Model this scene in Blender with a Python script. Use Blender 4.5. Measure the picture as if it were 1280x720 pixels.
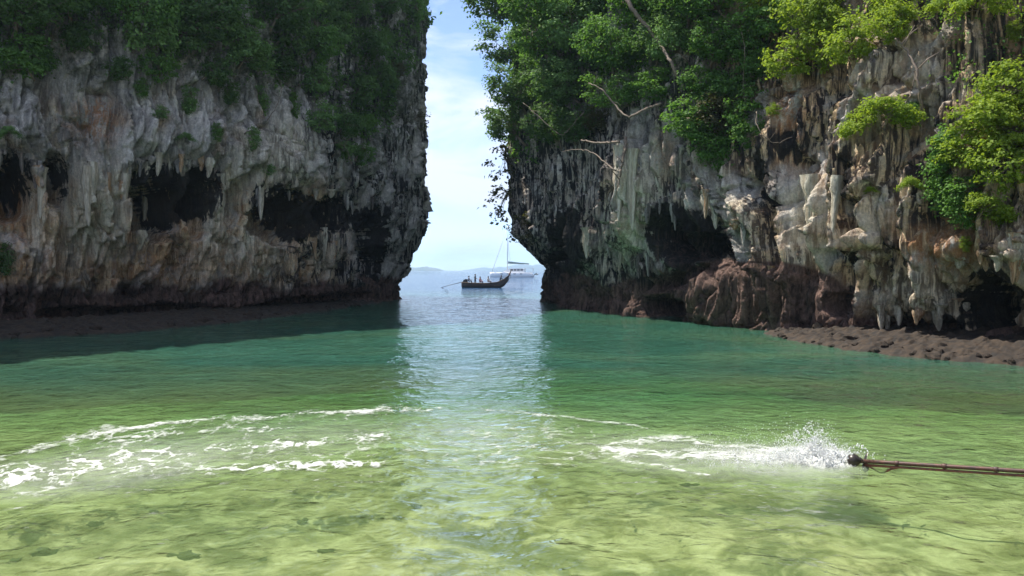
import bpy, math, random
import numpy as np
from mathutils import Vector, Matrix

for o in list(bpy.data.objects):
    bpy.data.objects.remove(o)
sc = bpy.context.scene
COL = sc.collection
PI = math.pi
R = math.radians

# ------------------------------------------------------------------ camera
CAM_H, FPX, HORIZON = 3.0, 914.0, 338.0        # metres, focal length and horizon row of a 1280 px wide frame
cam = bpy.data.cameras.new('camera')
cam.sensor_width = 36.0
cam.lens = 36.0 * FPX / 1280.0
cam.shift_y = -(360.0 - HORIZON) / 1280.0
cam.clip_start, cam.clip_end = 0.1, 30000.0
cam_o = bpy.data.objects.new('camera', cam)
cam_o.location = (0, 0, CAM_H)
cam_o.rotation_euler = (PI / 2, 0, 0)
COL.objects.link(cam_o)
sc.camera = cam_o

# ------------------------------------------------------------------ sky and sun
SUN_AZ, SUN_EL = -60.0, 60.0                    # clockwise from +Y (straight ahead), elevation
w = bpy.data.worlds.new('World')
sc.world = w
w.use_nodes = True
nt = w.node_tree
bg = nt.nodes['Background']
bg.inputs[1].default_value = 0.085
sky = nt.nodes.new('ShaderNodeTexSky')
sky.sky_type = 'NISHITA'
sky.sun_disc = False
sky.sun_elevation = R(SUN_EL)
sky.sun_rotation = R(SUN_AZ)
sky.air_density = 0.5
sky.dust_density = 0.2
sky.ozone_density = 3.0
tc = nt.nodes.new('ShaderNodeTexCoord')
mp = nt.nodes.new('ShaderNodeMapping')
mp.inputs['Scale'].default_value = (1.0, 1.0, 2.6)
mp.inputs['Location'].default_value = (0.35, 0.0, 0.16)
nz = nt.nodes.new('ShaderNodeTexNoise')
nz.inputs['Scale'].default_value = 4.6
nz.inputs['Detail'].default_value = 9.0
nz.inputs['Roughness'].default_value = 0.56
nz.inputs['Distortion'].default_value = 0.4
cr = nt.nodes.new('ShaderNodeValToRGB')
cr.color_ramp.elements[0].position = 0.44
cr.color_ramp.elements[0].color = (0.1, 0.1, 0.1, 1)
cr.color_ramp.elements[1].position = 0.60
cr.color_ramp.elements[1].color = (1, 1, 1, 1)
mx = nt.nodes.new('ShaderNodeMix')
mx.data_type = 'RGBA'
mx.inputs['B'].default_value = (3.15, 3.42, 4.15, 1)      # sunlit cloud radiance in the sky texture's own units
nt.links.new(tc.outputs['Generated'], mp.inputs[0])
nt.links.new(mp.outputs[0], nz.inputs['Vector'])
nt.links.new(nz.outputs['Fac'], cr.inputs[0])
nt.links.new(cr.outputs[0], mx.inputs['Factor'])
nt.links.new(sky.outputs[0], mx.inputs['A'])
nt.links.new(mx.outputs['Result'], bg.inputs[0])

sun = bpy.data.lights.new('sun', 'SUN')
sun.energy = 2.3
sun.angle = R(0.53)
sun.color = (1.0, 0.95, 0.86)
sun_o = bpy.data.objects.new('sun', sun)
sdir = Vector((math.sin(R(SUN_AZ)) * math.cos(R(SUN_EL)), math.cos(R(SUN_AZ)) * math.cos(R(SUN_EL)), math.sin(R(SUN_EL))))
sun_o.rotation_euler = sdir.to_track_quat('Z', 'Y').to_euler()
COL.objects.link(sun_o)

vs = sc.view_settings
vs.view_transform = 'Standard'
vs.look = 'None'
vs.exposure = 1.92
vs.gamma = 1.0
vs.use_curve_mapping = False
cy = sc.cycles
cy.use_denoising = True
cy.max_bounces = 7
cy.diffuse_bounces = 3
cy.glossy_bounces = 3
cy.transmission_bounces = 3
cy.volume_bounces = 0
cy.transparent_max_bounces = 10
cy.caustics_reflective = False
cy.caustics_refractive = False
cy.sample_clamp_indirect = 6.0

# ------------------------------------------------------------------ small helpers
rng = np.random.default_rng(7)
random.seed(7)

def world(px, py, Y):
    """point at depth Y that the photograph shows at (px, py)"""
    return Vector(((px - 640) / FPX * Y, Y, CAM_H + (HORIZON - py) / FPX * Y))

def on_water(px, py):
    return world(px, py, CAM_H * FPX / (py - HORIZON))

_perm = [np.random.default_rng(100 + k).permutation(256) for k in range(40)]
_ga = np.linspace(0, 2 * PI, 256, endpoint=False)
_gx, _gy = np.cos(_ga), np.sin(_ga)

def pn(x, y, seed=0):
    """2-D gradient noise, about -0.7..0.7"""
    p = _perm[seed % 40]
    xi = np.floor(x).astype(np.int64); yi = np.floor(y).astype(np.int64)
    xf = x - xi; yf = y - yi
    u = xf * xf * xf * (xf * (xf * 6 - 15) + 10)
    v = yf * yf * yf * (yf * (yf * 6 - 15) + 10)
    def g(ix, iy, dx, dy):
        h = p[(p[ix & 255] + iy) & 255]
        return _gx[h] * dx + _gy[h] * dy
    n00 = g(xi, yi, xf, yf); n10 = g(xi + 1, yi, xf - 1, yf)
    n01 = g(xi, yi + 1, xf, yf - 1); n11 = g(xi + 1, yi + 1, xf - 1, yf - 1)
    a = n00 + u * (n10 - n00); b = n01 + u * (n11 - n01)
    return a + v * (b - a)

def fbm(x, y, oct=5, seed=0, rough=0.5):
    t = 0; a = 1.0; f = 1.0
    for k in range(oct):
        t = t + a * pn(x * f + 13.7 * k, y * f - 7.1 * k, seed + k)
        a *= rough; f *= 2.03
    return t

def billow(x, y, oct=4, seed=0, rough=0.5):
    t = 0; a = 1.0; f = 1.0
    for k in range(oct):
        t = t + a * (np.abs(pn(x * f + 5.3 * k, y * f + 3.9 * k, seed + k)) * 2 - 0.5)
        a *= rough; f *= 2.1
    return t

def cell(x, y, seed=0):
    """F1, F2-F1 and a random value of the nearest cell"""
    p = _perm[seed % 40]
    xi = np.floor(x).astype(np.int64); yi = np.floor(y).astype(np.int64)
    d1 = np.full(x.shape, 9.0); d2 = np.full(x.shape, 9.0); rv = np.zeros(x.shape)
    for i in (-1, 0, 1):
        for j in (-1, 0, 1):
            h = p[(p[(xi + i) & 255] + yi + j) & 255]
            cx = xi + i + 0.1 + 0.8 * h / 255.0
            cy_ = yi + j + 0.1 + 0.8 * p[(h + 71) & 255] / 255.0
            d = np.hypot(x - cx, y - cy_)
            n = d < d1
            d2 = np.where(n, d1, np.minimum(d2, d))
            d1 = np.where(n, d, d1)
            rv = np.where(n, p[(h + 13) & 255] / 255.0, rv)
    return d1, d2 - d1, rv

def cell_tilt(x, y, seed=0):
    """offset from the nearest cell centre and two random values of that cell"""
    p = _perm[seed % 40]
    xi = np.floor(x).astype(np.int64); yi = np.floor(y).astype(np.int64)
    d1 = np.full(x.shape, 9.0); ox = np.zeros(x.shape); oy = np.zeros(x.shape); r1 = np.zeros(x.shape); r2 = np.zeros(x.shape)
    for i in (-1, 0, 1):
        for j in (-1, 0, 1):
            h = p[(p[(xi + i) & 255] + yi + j) & 255]
            dx = x - (xi + i + 0.1 + 0.8 * h / 255.0)
            dy = y - (yi + j + 0.1 + 0.8 * p[(h + 71) & 255] / 255.0)
            d = np.hypot(dx, dy)
            n = d < d1
            d1 = np.where(n, d, d1); ox = np.where(n, dx, ox); oy = np.where(n, dy, oy)
            r1 = np.where(n, p[(h + 13) & 255] / 255.0, r1); r2 = np.where(n, p[(h + 91) & 255] / 255.0, r2)
    return d1, ox, oy, r1, r2

def sstep(a, b, x):
    t = np.clip((x - a) / (b - a), 0, 1)
    return t * t * (3 - 2 * t)

def mesh_np(name, co, quads, smooth=True, tris=None):
    """mesh from numpy arrays of points and quads (and/or triangles)"""
    me = bpy.data.meshes.new(name)
    nq = 0 if quads is None else len(quads); ntr = 0 if tris is None else len(tris)
    me.vertices.add(len(co))
    me.vertices.foreach_set('co', np.asarray(co, dtype=np.float32).ravel())
    idx = []
    st = []
    if nq:
        idx.append(np.asarray(quads, dtype=np.int32).ravel()); st.append(np.arange(nq, dtype=np.int32) * 4)
    if ntr:
        idx.append(np.asarray(tris, dtype=np.int32).ravel()); st.append(nq * 4 + np.arange(ntr, dtype=np.int32) * 3)
    idx = np.concatenate(idx); st = np.concatenate(st)
    me.loops.add(len(idx)); me.loops.foreach_set('vertex_index', idx)
    me.polygons.add(nq + ntr); me.polygons.foreach_set('loop_start', st)
    me.update(calc_edges=True)
    me.polygons.foreach_set('use_smooth', np.full(nq + ntr, smooth, dtype=bool))
    me.validate()
    return me

def attr(me, name, vals):
    a = me.attributes.new(name, 'FLOAT', 'POINT')
    a.data.foreach_set('value', np.asarray(vals, dtype=np.float32).ravel())

def link(name, data, parent=None, mat=None):
    o = bpy.data.objects.new(name, data)
    COL.objects.link(o)
    if parent is not None:
        o.parent = parent
    if mat is not None:
        data.materials.append(mat)
    return o

def tag(o, label=None, cat=None, group=None, kind=None):
    if label: o['label'] = label
    if cat: o['category'] = cat
    if group: o['group'] = group
    if kind: o['kind'] = kind
    return o

def grid_quads(nr, nc):
    i = np.arange(nr - 1)[:, None] * nc + np.arange(nc - 1)[None, :]
    return np.stack([i, i + 1, i + nc + 1, i + nc], -1).reshape(-1, 4)

# ------------------------------------------------------------------ materials
def new_mat(name):
    m = bpy.data.materials.new(name)
    m.use_nodes = True
    n = m.node_tree.nodes
    return m, m.node_tree, n, m.node_tree.links, n['Principled BSDF'], n['Material Output']

def nnode(n, typ, **kw):
    x = n.new(typ)
    for k, v in kw.items():
        setattr(x, k, v)
    return x

def noise_node(n, l, vec, scale, detail=6, rough=0.55, dist=0.0):
    x = n.new('ShaderNodeTexNoise')
    x.inputs['Scale'].default_value = scale
    x.inputs['Detail'].default_value = detail
    x.inputs['Roughness'].default_value = rough
    x.inputs['Distortion'].default_value = dist
    if vec is not None:
        l.new(vec, x.inputs['Vector'])
    return x.outputs['Fac']

def ramp(n, l, fac, stops):
    x = n.new('ShaderNodeValToRGB')
    e = x.color_ramp.elements
    while len(e) < len(stops):
        e.new(0.5)
    for k, (p, c) in enumerate(stops):
        e[k].position = p
        e[k].color = (c, c, c, 1) if not isinstance(c, tuple) else c + (1,)
    l.new(fac, x.inputs[0])
    return x.outputs[0]

def mixc(n, l, fac, a, b, mode='MIX'):
    x = n.new('ShaderNodeMix')
    x.data_type = 'RGBA'
    x.blend_type = mode
    for s, v in (('Factor', fac), ('A', a), ('B', b)):
        if isinstance(v, (int, float)):
            x.inputs[s].default_value = v
        elif isinstance(v, tuple):
            x.inputs[s].default_value = v + (1,)
        else:
            l.new(v, x.inputs[s])
    return x.outputs['Result']

def math_node(n, l, op, a, b=None, clamp=False):
    x = n.new('ShaderNodeMath')
    x.operation = op
    x.use_clamp = clamp
    for k, v in enumerate((a, b)):
        if v is None: continue
        if isinstance(v, (int, float)): x.inputs[k].default_value = v
        else: l.new(v, x.inputs[k])
    return x.outputs[0]

def bump_node(n, l, height, strength, dist, normal=None):
    x = n.new('ShaderNodeBump')
    x.inputs['Strength'].default_value = strength
    x.inputs['Distance'].default_value = dist
    l.new(height, x.inputs['Height'])
    if normal is not None: l.new(normal, x.inputs['Normal'])
    return x.outputs[0]

def rock_material(name='limestone', const=None):
    m, t, n, l, b, out = new_mat(name)
    co = n.new('ShaderNodeTexCoord').outputs['Object']
    def mapped(s):
        x = n.new('ShaderNodeMapping'); x.inputs['Scale'].default_value = s
        l.new(co, x.inputs[0]); return x.outputs[0]
    def A(name):
        if const is not None:
            x = n.new('ShaderNodeValue'); x.outputs[0].default_value = const.get(name, 0.0); return x.outputs[0]
        x = n.new('ShaderNodeAttribute'); x.attribute_name = name; return x.outputs['Fac']
    streak = noise_node(n, l, mapped((1.5, 1.5, 0.17)), 1.0, 7, 0.60, 0.9)
    streak2 = noise_node(n, l, mapped((3.8, 3.8, 0.42)), 1.0, 6, 0.60, 0.7)
    blot = noise_node(n, l, co, 0.8, 9, 0.66, 0.6)
    pit = noise_node(n, l, mapped((3.4, 3.4, 1.7)), 1.0, 9, 0.72, 0.8)
    fine = noise_node(n, l, co, 9.0, 6, 0.72)
    # bare limestone: weathered grey with pale and dark vertical runs
    grey = mixc(n, l, ramp(n, l, streak, [(0.32, 0.0), (0.44, 0.5), (0.55, 1.0)]), (0.11, 0.105, 0.112), (0.76, 0.71, 0.65))
    c = mixc(n, l, ramp(n, l, blot, [(0.40, 0.0), (0.58, 0.75)]), grey, mixc(n, l, ramp(n, l, pit, [(0.38, 0.0), (0.62, 1.0)]), (0.19, 0.17, 0.155), (0.66, 0.60, 0.54)))
    # warm fresh rock
    warm = mixc(n, l, ramp(n, l, streak2, [(0.38, 0.0), (0.62, 1.0)]), (0.44, 0.23, 0.11), (0.88, 0.66, 0.40))
    wf = math_node(n, l, 'MULTIPLY', A('warm'), ramp(n, l, blot, [(0.36, 0.15), (0.54, 1.0)]))
    c = mixc(n, l, wf, c, warm)
    of = math_node(n, l, 'MULTIPLY', A('rust'), ramp(n, l, pit, [(0.42, 0.0), (0.56, 1.0)]))
    c = mixc(n, l, of, c, (0.42, 0.18, 0.06))
    cream = mixc(n, l, ramp(n, l, streak2, [(0.38, 0.0), (0.58, 1.0)]), (0.50, 0.40, 0.26), (0.86, 0.79, 0.63))
    cf = math_node(n, l, 'MULTIPLY', A('cream'), ramp(n, l, streak, [(0.34, 0.65), (0.5, 1.0)]))
    c = mixc(n, l, cf, c, cream)
    # black algae runs; ragged black, part crust and part painted cave shade
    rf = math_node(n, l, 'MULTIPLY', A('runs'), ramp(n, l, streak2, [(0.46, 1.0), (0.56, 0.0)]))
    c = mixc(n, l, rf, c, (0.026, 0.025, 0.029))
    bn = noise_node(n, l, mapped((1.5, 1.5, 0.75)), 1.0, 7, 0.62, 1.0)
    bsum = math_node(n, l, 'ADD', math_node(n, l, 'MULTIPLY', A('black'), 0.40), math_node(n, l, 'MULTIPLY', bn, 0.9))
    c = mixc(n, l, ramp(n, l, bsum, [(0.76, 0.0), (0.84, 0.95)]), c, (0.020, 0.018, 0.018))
    # oyster and algae crust of the tidal zone
    crust = mixc(n, l, ramp(n, l, math_node(n, l, 'ADD', math_node(n, l, 'MULTIPLY', pit, 0.6), math_node(n, l, 'MULTIPLY', streak2, 0.4)), [(0.40, 0.0), (0.62, 1.0)]), (0.035, 0.023, 0.019), (0.27, 0.17, 0.135))
    tsum = math_node(n, l, 'ADD', math_node(n, l, 'MULTIPLY', A('tide'), 1.0), math_node(n, l, 'MULTIPLY', math_node(n, l, 'SUBTRACT', streak2, 0.5), 1.2))
    c = mixc(n, l, ramp(n, l, tsum, [(0.32, 0.0), (0.72, 1.0)]), c, crust)
    # moss and small plants on the rock
    mf = math_node(n, l, 'MULTIPLY', A('moss'), ramp(n, l, noise_node(n, l, co, 1.6, 9, 0.7), [(0.40, 0.0), (0.56, 1.0)]))
    c = mixc(n, l, mf, c, (0.030, 0.045, 0.016))
    c = mixc(n, l, 0.55, c, ramp(n, l, fine, [(0.30, 0.50), (0.70, 1.75)]), 'MULTIPLY')
    l.new(c, b.inputs['Base Color'])
    b.inputs['Roughness'].default_value = 0.86
    b.inputs['Specular IOR Level'].default_value = 0.25
    h = math_node(n, l, 'ADD', math_node(n, l, 'MULTIPLY', fine, 0.5), math_node(n, l, 'MULTIPLY', streak2, 0.8))
    h = math_node(n, l, 'ADD', h, math_node(n, l, 'MULTIPLY', pit, 1.3))
    nb = bump_node(n, l, h, 1.0, 0.22)
    nb = bump_node(n, l, noise_node(n, l, co, 26.0, 4, 0.7), 0.6, 0.03, nb)
    l.new(nb, b.inputs['Normal'])
    return m
ROCK = rock_material()

def simple(name, c, rough=0.6, c2=None, scale=6.0, metal=0.0, bump=0.0, stretch=(1, 1, 1), spec=0.5):
    m, t, n, l, b, out = new_mat(name)
    co = n.new('ShaderNodeTexCoord').outputs['Object']
    mpn = n.new('ShaderNodeMapping'); mpn.inputs['Scale'].default_value = stretch
    l.new(co, mpn.inputs[0])
    f = noise_node(n, l, mpn.outputs[0], scale, 5, 0.6)
    c2 = c2 or tuple(x * 0.7 for x in c)
    l.new(mixc(n, l, ramp(n, l, f, [(0.35, 0.0), (0.65, 1.0)]), c2, c), b.inputs['Base Color'])
    b.inputs['Roughness'].default_value = rough
    b.inputs['Metallic'].default_value = metal
    b.inputs['Specular IOR Level'].default_value = spec
    if bump: l.new(bump_node(n, l, f, 0.6, bump), b.inputs['Normal'])
    return m

def leaf_material(name, dark, light, trans):
    m, t, n, l, b, out = new_mat(name)
    g = n.new('ShaderNodeNewGeometry')
    oi = n.new('ShaderNodeObjectInfo')
    r = math_node(n, l, 'ADD', math_node(n, l, 'MULTIPLY', g.outputs['Random Per Island'], 0.75),
                  math_node(n, l, 'MULTIPLY', oi.outputs['Random'], 0.25))
    c = mixc(n, l, r, dark, light)
    l.new(c, b.inputs['Base Color'])
    b.inputs['Roughness'].default_value = 0.6
    b.inputs['Specular IOR Level'].default_value = 0.18
    tr = n.new('ShaderNodeBsdfTranslucent')
    l.new(mixc(n, l, r, tuple(x * 1.2 for x in trans), trans), tr.inputs[0])
    ms = n.new('ShaderNodeMixShader'); ms.inputs[0].default_value = 0.38
    l.new(b.outputs[0], ms.inputs[1]); l.new(tr.outputs[0], ms.inputs[2])
    l.new(ms.outputs[0], out.inputs[0])
    return m
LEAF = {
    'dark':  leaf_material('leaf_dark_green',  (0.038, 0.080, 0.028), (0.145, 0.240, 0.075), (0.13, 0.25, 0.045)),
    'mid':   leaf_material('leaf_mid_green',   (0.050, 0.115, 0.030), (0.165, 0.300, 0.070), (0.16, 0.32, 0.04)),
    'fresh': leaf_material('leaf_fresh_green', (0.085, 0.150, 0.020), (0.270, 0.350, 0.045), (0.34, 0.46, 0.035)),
    'spray': leaf_material('leaf_light_spray', (0.080, 0.160, 0.060), (0.270, 0.420, 0.140), (0.20, 0.36, 0.07)),
    'olive': leaf_material('leaf_olive',       (0.060, 0.060, 0.030), (0.130, 0.120, 0.055), (0.12, 0.13, 0.035)),
}
BARK = simple('bark', (0.26, 0.20, 0.15), 0.85, (0.12, 0.09, 0.07), 9.0, bump=0.02, stretch=(1, 1, 0.3))
PALEBARK = simple('pale_bark', (0.24, 0.18, 0.135), 0.8, (0.11, 0.085, 0.065), 6.0, bump=0.02)

# ------------------------------------------------------------------ cliffs
def catmull(pts, n):
    p = np.array(pts, float)
    p = np.vstack([2 * p[0] - p[1], p, 2 * p[-1] - p[-2]])
    out = []
    for i in range(1, len(p) - 2):
        t = np.linspace(0, 1, n, endpoint=False)[:, None]
        a, b, c, d = p[i - 1], p[i], p[i + 1], p[i + 2]
        out.append(0.5 * ((2 * b) + (c - a) * t + (2 * a - 5 * b + 4 * c - d) * t ** 2 + (3 * b - a - 3 * c + d) * t ** 3))
    out.append(p[-2][None])
    return np.vstack(out)

CLIFFS = {}

def ell(px, py, f, soft=0.35):
    """soft-edged tilted ellipse mask: f = (cx, cy, rx, ry, tilt_deg)"""
    cx, cy_, rx, ry, a = f
    a = R(a); dx = px - cx; dy = py - cy_
    u = (dx * math.cos(a) + dy * math.sin(a)) / rx
    v = (-dx * math.sin(a) + dy * math.cos(a)) / ry
    return 1 - sstep(1 - soft, 1 + soft, np.hypot(u, v))

def build_cliff(key, path, side, profiles, nu, zvis, ztop, caves, bulges, masks, center, spine_h, seed, res_w, drapes=(), skews=(), calm=(), pillars=()):
    P = catmull(path, 60)
    seg = np.hypot(*np.diff(P, axis=0).T)
    s = np.concatenate([[0], np.cumsum(seg)])
    # columns: dense where the camera looks at the wall, sparse elsewhere
    depth = np.maximum(P[:, 1], 6.0)
    pxp = 640 + P[:, 0] / depth * FPX
    dens = np.where((pxp > -120) & (pxp < 1400), 1.0, 0.18) / np.maximum(depth, 14) ** res_w
    dens[P[:, 1] > 84] *= 0.25
    cum = np.concatenate([[0], np.cumsum(0.5 * (dens[1:] + dens[:-1]) * seg)])
    su = np.interp(np.linspace(0, cum[-1], nu), cum, s)
    X = np.interp(su, s, P[:, 0]); Y = np.interp(su, s, P[:, 1])
    tx = np.gradient(X, su); ty = np.gradient(Y, su)
    k = 9
    ker = np.ones(k) / k
    tx = np.convolve(np.pad(tx, k // 2, 'edge'), ker, 'valid'); ty = np.convolve(np.pad(ty, k // 2, 'edge'), ker, 'valid')
    ln = np.hypot(tx, ty)
    nx, ny = (ty / ln, -tx / ln) if side > 0 else (-ty / ln, tx / ln)
    zz = np.concatenate([np.linspace(-6, -0.8, 8), np.linspace(-0.6, zvis * 0.45, int(zvis * 0.45 * 14)),
                         np.linspace(zvis * 0.45, zvis, int(zvis * 0.55 * 9))[1:],
                         np.linspace(zvis, ztop, 40)[1:]])
    nv = len(zz)
    S, Z = np.meshgrid(su, zz)
    X2 = np.broadcast_to(X, S.shape); Y2 = np.broadcast_to(Y, S.shape)
    NX = np.broadcast_to(nx, S.shape); NY = np.broadcast_to(ny, S.shape)
    # silhouette profile, blended along the wall by depth
    ydep = [p[0] for p in profiles]
    cols = np.array([np.interp(zz, [a for a, _ in p[1]], [b for _, b in p[1]]) for p in profiles])
    # order along the path by arc length of the key depths
    sk = [np.interp(y, Y[:np.argmax(Y)], su[:np.argmax(Y)]) for y in ydep]
    o_ = np.argsort(sk); sk = np.array(sk)[o_]; cols = cols[o_]
    D = np.empty(S.shape)
    for r in range(nv):
        D[r] = np.interp(su, sk, cols[:, r])
    Z = np.where(Z > zvis, zvis + (Z - zvis) * (1.05 + 0.9 * fbm(S * 0.11, S * 0, 3, seed + 38)), Z)
    bx, by = X2 + NX * D, Y2 + NY * D
    dep = np.maximum(by, 4.0)
    px = 640 + bx / dep * FPX
    py = HORIZON - (Z - CAM_H) / dep * FPX
    ok = (by > 8) & (by < 84)
    # fractal rock relief: tall flowstone columns with sharp grooves, broken blocks, fine flutes
    skew = np.zeros(S.shape)
    for cx, wd, kk in skews:
        skew = skew + kk * np.exp(-((px - cx) / wd) ** 2) * np.exp(-((py - 270) / 130.0) ** 2)
    wS = S + 0.8 * fbm(S * 0.16, Z * 0.16, 3, seed) - skew * (Z - 6.0)
    wZ = Z + 1.6 * fbm(S * 0.13 + 40, Z * 0.13, 3, seed + 3)
    D = D + 1.2 * fbm(S * 0.105, Z * 0.085, 3, seed + 5)
    zone = sstep(-0.25, 0.25, fbm(S * 0.09 + 7, Z * 0.12 + 3, 2, seed + 11))
    def col(fs, fz, k, pw):
        return np.abs(pn(wS * fs, wZ * fz, seed + k) * 1.45) ** pw - 0.5
    brk = fbm(S * 0.30, Z * 0.30, 3, seed + 35)                      # where columns break off
    cz = wZ + 2.5 * brk
    D = D + 0.80 * col(0.42, 0.06, 8, 0.8)
    D0 = D
    D = D + (1.15 + 0.3 * zone) * (np.abs(pn(wS * 0.85, cz * 0.10, seed + 13) * 1.45) ** 0.6 - 0.5)
    D = D + (0.48 + 0.15 * zone) * (np.abs(pn(wS * 2.1, cz * 0.17, seed + 14) * 1.45) ** 0.6 - 0.5)
    D = D + 0.12 * col(4.6, 0.42, 15, 0.7)
    f1, f21, rv = cell(wS * 0.80 + 0.12 * wZ, cz * 0.17, seed + 16)
    D = D + 0.75 * (rv - 0.5) - 0.60 * (1 - sstep(0.0, 0.13, f21))
    f1, f21, rv = cell(wS * 2.0, cz * 0.48, seed + 17)
    D = D + 0.26 * (rv - 0.5) - 0.20 * (1 - sstep(0.0, 0.15, f21))
    D = D + 0.12 * fbm(S * 1.7, Z * 0.8, 4, seed + 19, 0.6)
    D = D + 0.07 * fbm(S * 6.0, Z * 3.0, 3, seed + 21, 0.6)
    tilt_f1, tilt_dx, tilt_dy, r1, r2 = cell_tilt(wS * 0.9, cz * 0.22, seed + 36)
    D = D + 0.55 * ((r1 - 0.5) * tilt_dx * 2 + (r2 - 0.5) * tilt_dy * 2)
    tilt_f1, tilt_dx, tilt_dy, r1, r2 = cell_tilt(wS * 2.3, cz * 0.6, seed + 37)
    D = D + 0.20 * ((r1 - 0.5) * tilt_dx * 2 + (r2 - 0.5) * tilt_dy * 2)
    calm_ = np.zeros(S.shape)
    for f in calm: calm_ = np.maximum(calm_, ok * ell(px, py, f, 0.2))
    D = D - (D - D0) * 0.5 * calm_
    dep = np.maximum(Y2 + NY * D0, 4.0)
    px = 640 + (X2 + NX * D0) / dep * FPX
    py = HORIZON - (Z - CAM_H) / dep * FPX
    # bulges, drapery curtains and caves as the photograph shows them
    wob = 9 * fbm(S * 0.8, Z * 0.5, 3, seed + 23)
    rib = np.abs(pn(wS * 2.2, Z * 0.10 + 5, seed + 25)) * 2.2
    rib2 = np.abs(pn(wS * 5.4, Z * 0.2, seed + 26)) * 2.2
    teeth = rib * 21 + rib2 * 8
    for f, h, soft in bulges:
        D = D + ok * h * ell(px + wob, py + wob * 0.6, f, soft)
    cavem = np.zeros(S.shape)
    pil = np.zeros(S.shape)
    for f in pillars: pil = np.maximum(pil, ell(px + 0.5 * wob, py, f, 0.4))
    for f, h, soft in caves:
        up = np.clip((f[1] - py) / f[3] + 0.5, 0, 1)
        mk = ok * ell(px + wob * 0.8, py - teeth * up * min(1.0, f[3] / 40.0) + 0.4 * wob, f, soft)
        mk = mk * (1 - 0.8 * pil)
        D = D - h * mk
        cavem = np.maximum(cavem, mk)
    # drapery: ribbed curtains whose ragged lower edge hangs free of the wall behind
    for (x0, x1, pts, fade, h) in drapes:
        edge = np.interp(px, [p[0] for p in pts], [p[1] for p in pts]) + teeth * 1.1 - 22 + 0.5 * wob
        side_ = sstep(x0 - 8, x0 + 8, px + wob) * sstep(x1 + 8, x1 - 8, px + wob)
        hang = sstep(5, -5, py - edge) * sstep(-fade * 1.3, -fade * 0.4, py - edge)
        D = D + ok * side_ * hang * h * (0.55 + 0.5 * rib + 0.22 * rib2)
    # rim rounding at the top
    D = D - 3.0 * sstep(ztop - 8, ztop, Z) ** 2
    co = np.stack([X2 + NX * D, Y2 + NY * D, Z + 0.05 * fbm(S * 3, Z * 3, 2, seed + 28)], -1)
    # crown of the rock: close the top towards a spine
    rows = []
    for t in (0.03, 0.08, 0.16, 0.3, 0.5, 0.75, 1.0):
        q = co[-1] * (1 - t) + np.array([center[0], center[1], ztop])[None] * t
        q[:, 2] = co[-1][:, 2] * (1 - t) + ztop * t + spine_h * math.sin(t * PI / 2) + 1.2 * fbm(su * 0.2, np.full(nu, t * 6), 3, seed + 30)
        rows.append(q)
    full = np.concatenate([co] + [r_[None] for r_ in rows], 0)
    nr = full.shape[0]
    q = grid_quads(nr, nu)
    if side < 0: q = q[:, ::-1]
    me = mesh_np('limestone_cliff', full.reshape(-1, 3), q)
    # real position on screen after relief, used only to look places up
    fx = 640 + co[..., 0] / np.maximum(co[..., 1], 4) * FPX
    fy = HORIZON - (co[..., 2] - CAM_H) / np.maximum(co[..., 1], 4) * FPX
    pad = np.zeros((7, nu))
    nz1 = fbm(S * 0.5, Z * 0.25, 4, seed + 31)
    mv = masks(fx + 0.5 * wob, fy + 0.5 * wob, Z + 0.0, nz1, S, ok)
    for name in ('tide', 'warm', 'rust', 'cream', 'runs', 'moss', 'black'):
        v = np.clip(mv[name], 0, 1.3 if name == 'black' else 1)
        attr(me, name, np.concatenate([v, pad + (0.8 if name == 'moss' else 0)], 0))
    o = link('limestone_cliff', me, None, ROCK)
    tag(o, 'grey limestone cliff with two dark caves on the left of the gap' if side > 0 else 'tan and grey limestone cliff with dark hollow on the right of the gap', 'cliff', kind='structure')
    # outward normals by finite difference
    du = np.gradient(co, axis=1); dv = np.gradient(co, axis=0)
    nn = np.cross(du, dv) * side
    nn /= np.maximum(np.linalg.norm(nn, axis=-1, keepdims=True), 1e-9)
    CLIFFS[key] = dict(obj=o, co=co.reshape(-1, 3), n=nn.reshape(-1, 3), px=fx.ravel(), py=fy.ravel(),
                       bpx=px.ravel(), bpy=py.ravel(), ok=(ok & (co[..., 1] > 8)).ravel(), cave=cavem.ravel())
    return o

def on_cliff(key, px, py, tol=5.0):
    c = CLIFFS[key]
    d2 = (c['px'] - px) ** 2 + (c['py'] - py) ** 2
    idx = np.nonzero((d2 < tol * tol) & c['ok'])[0]
    if len(idx) == 0:
        d2 = np.where(c['ok'], d2, 1e9)
        i = int(np.argmin(d2))
    else:
        i = int(idx[np.argmin(c['co'][idx, 1])])
    return Vector(c['co'][i]), Vector(c['n'][i])

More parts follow.
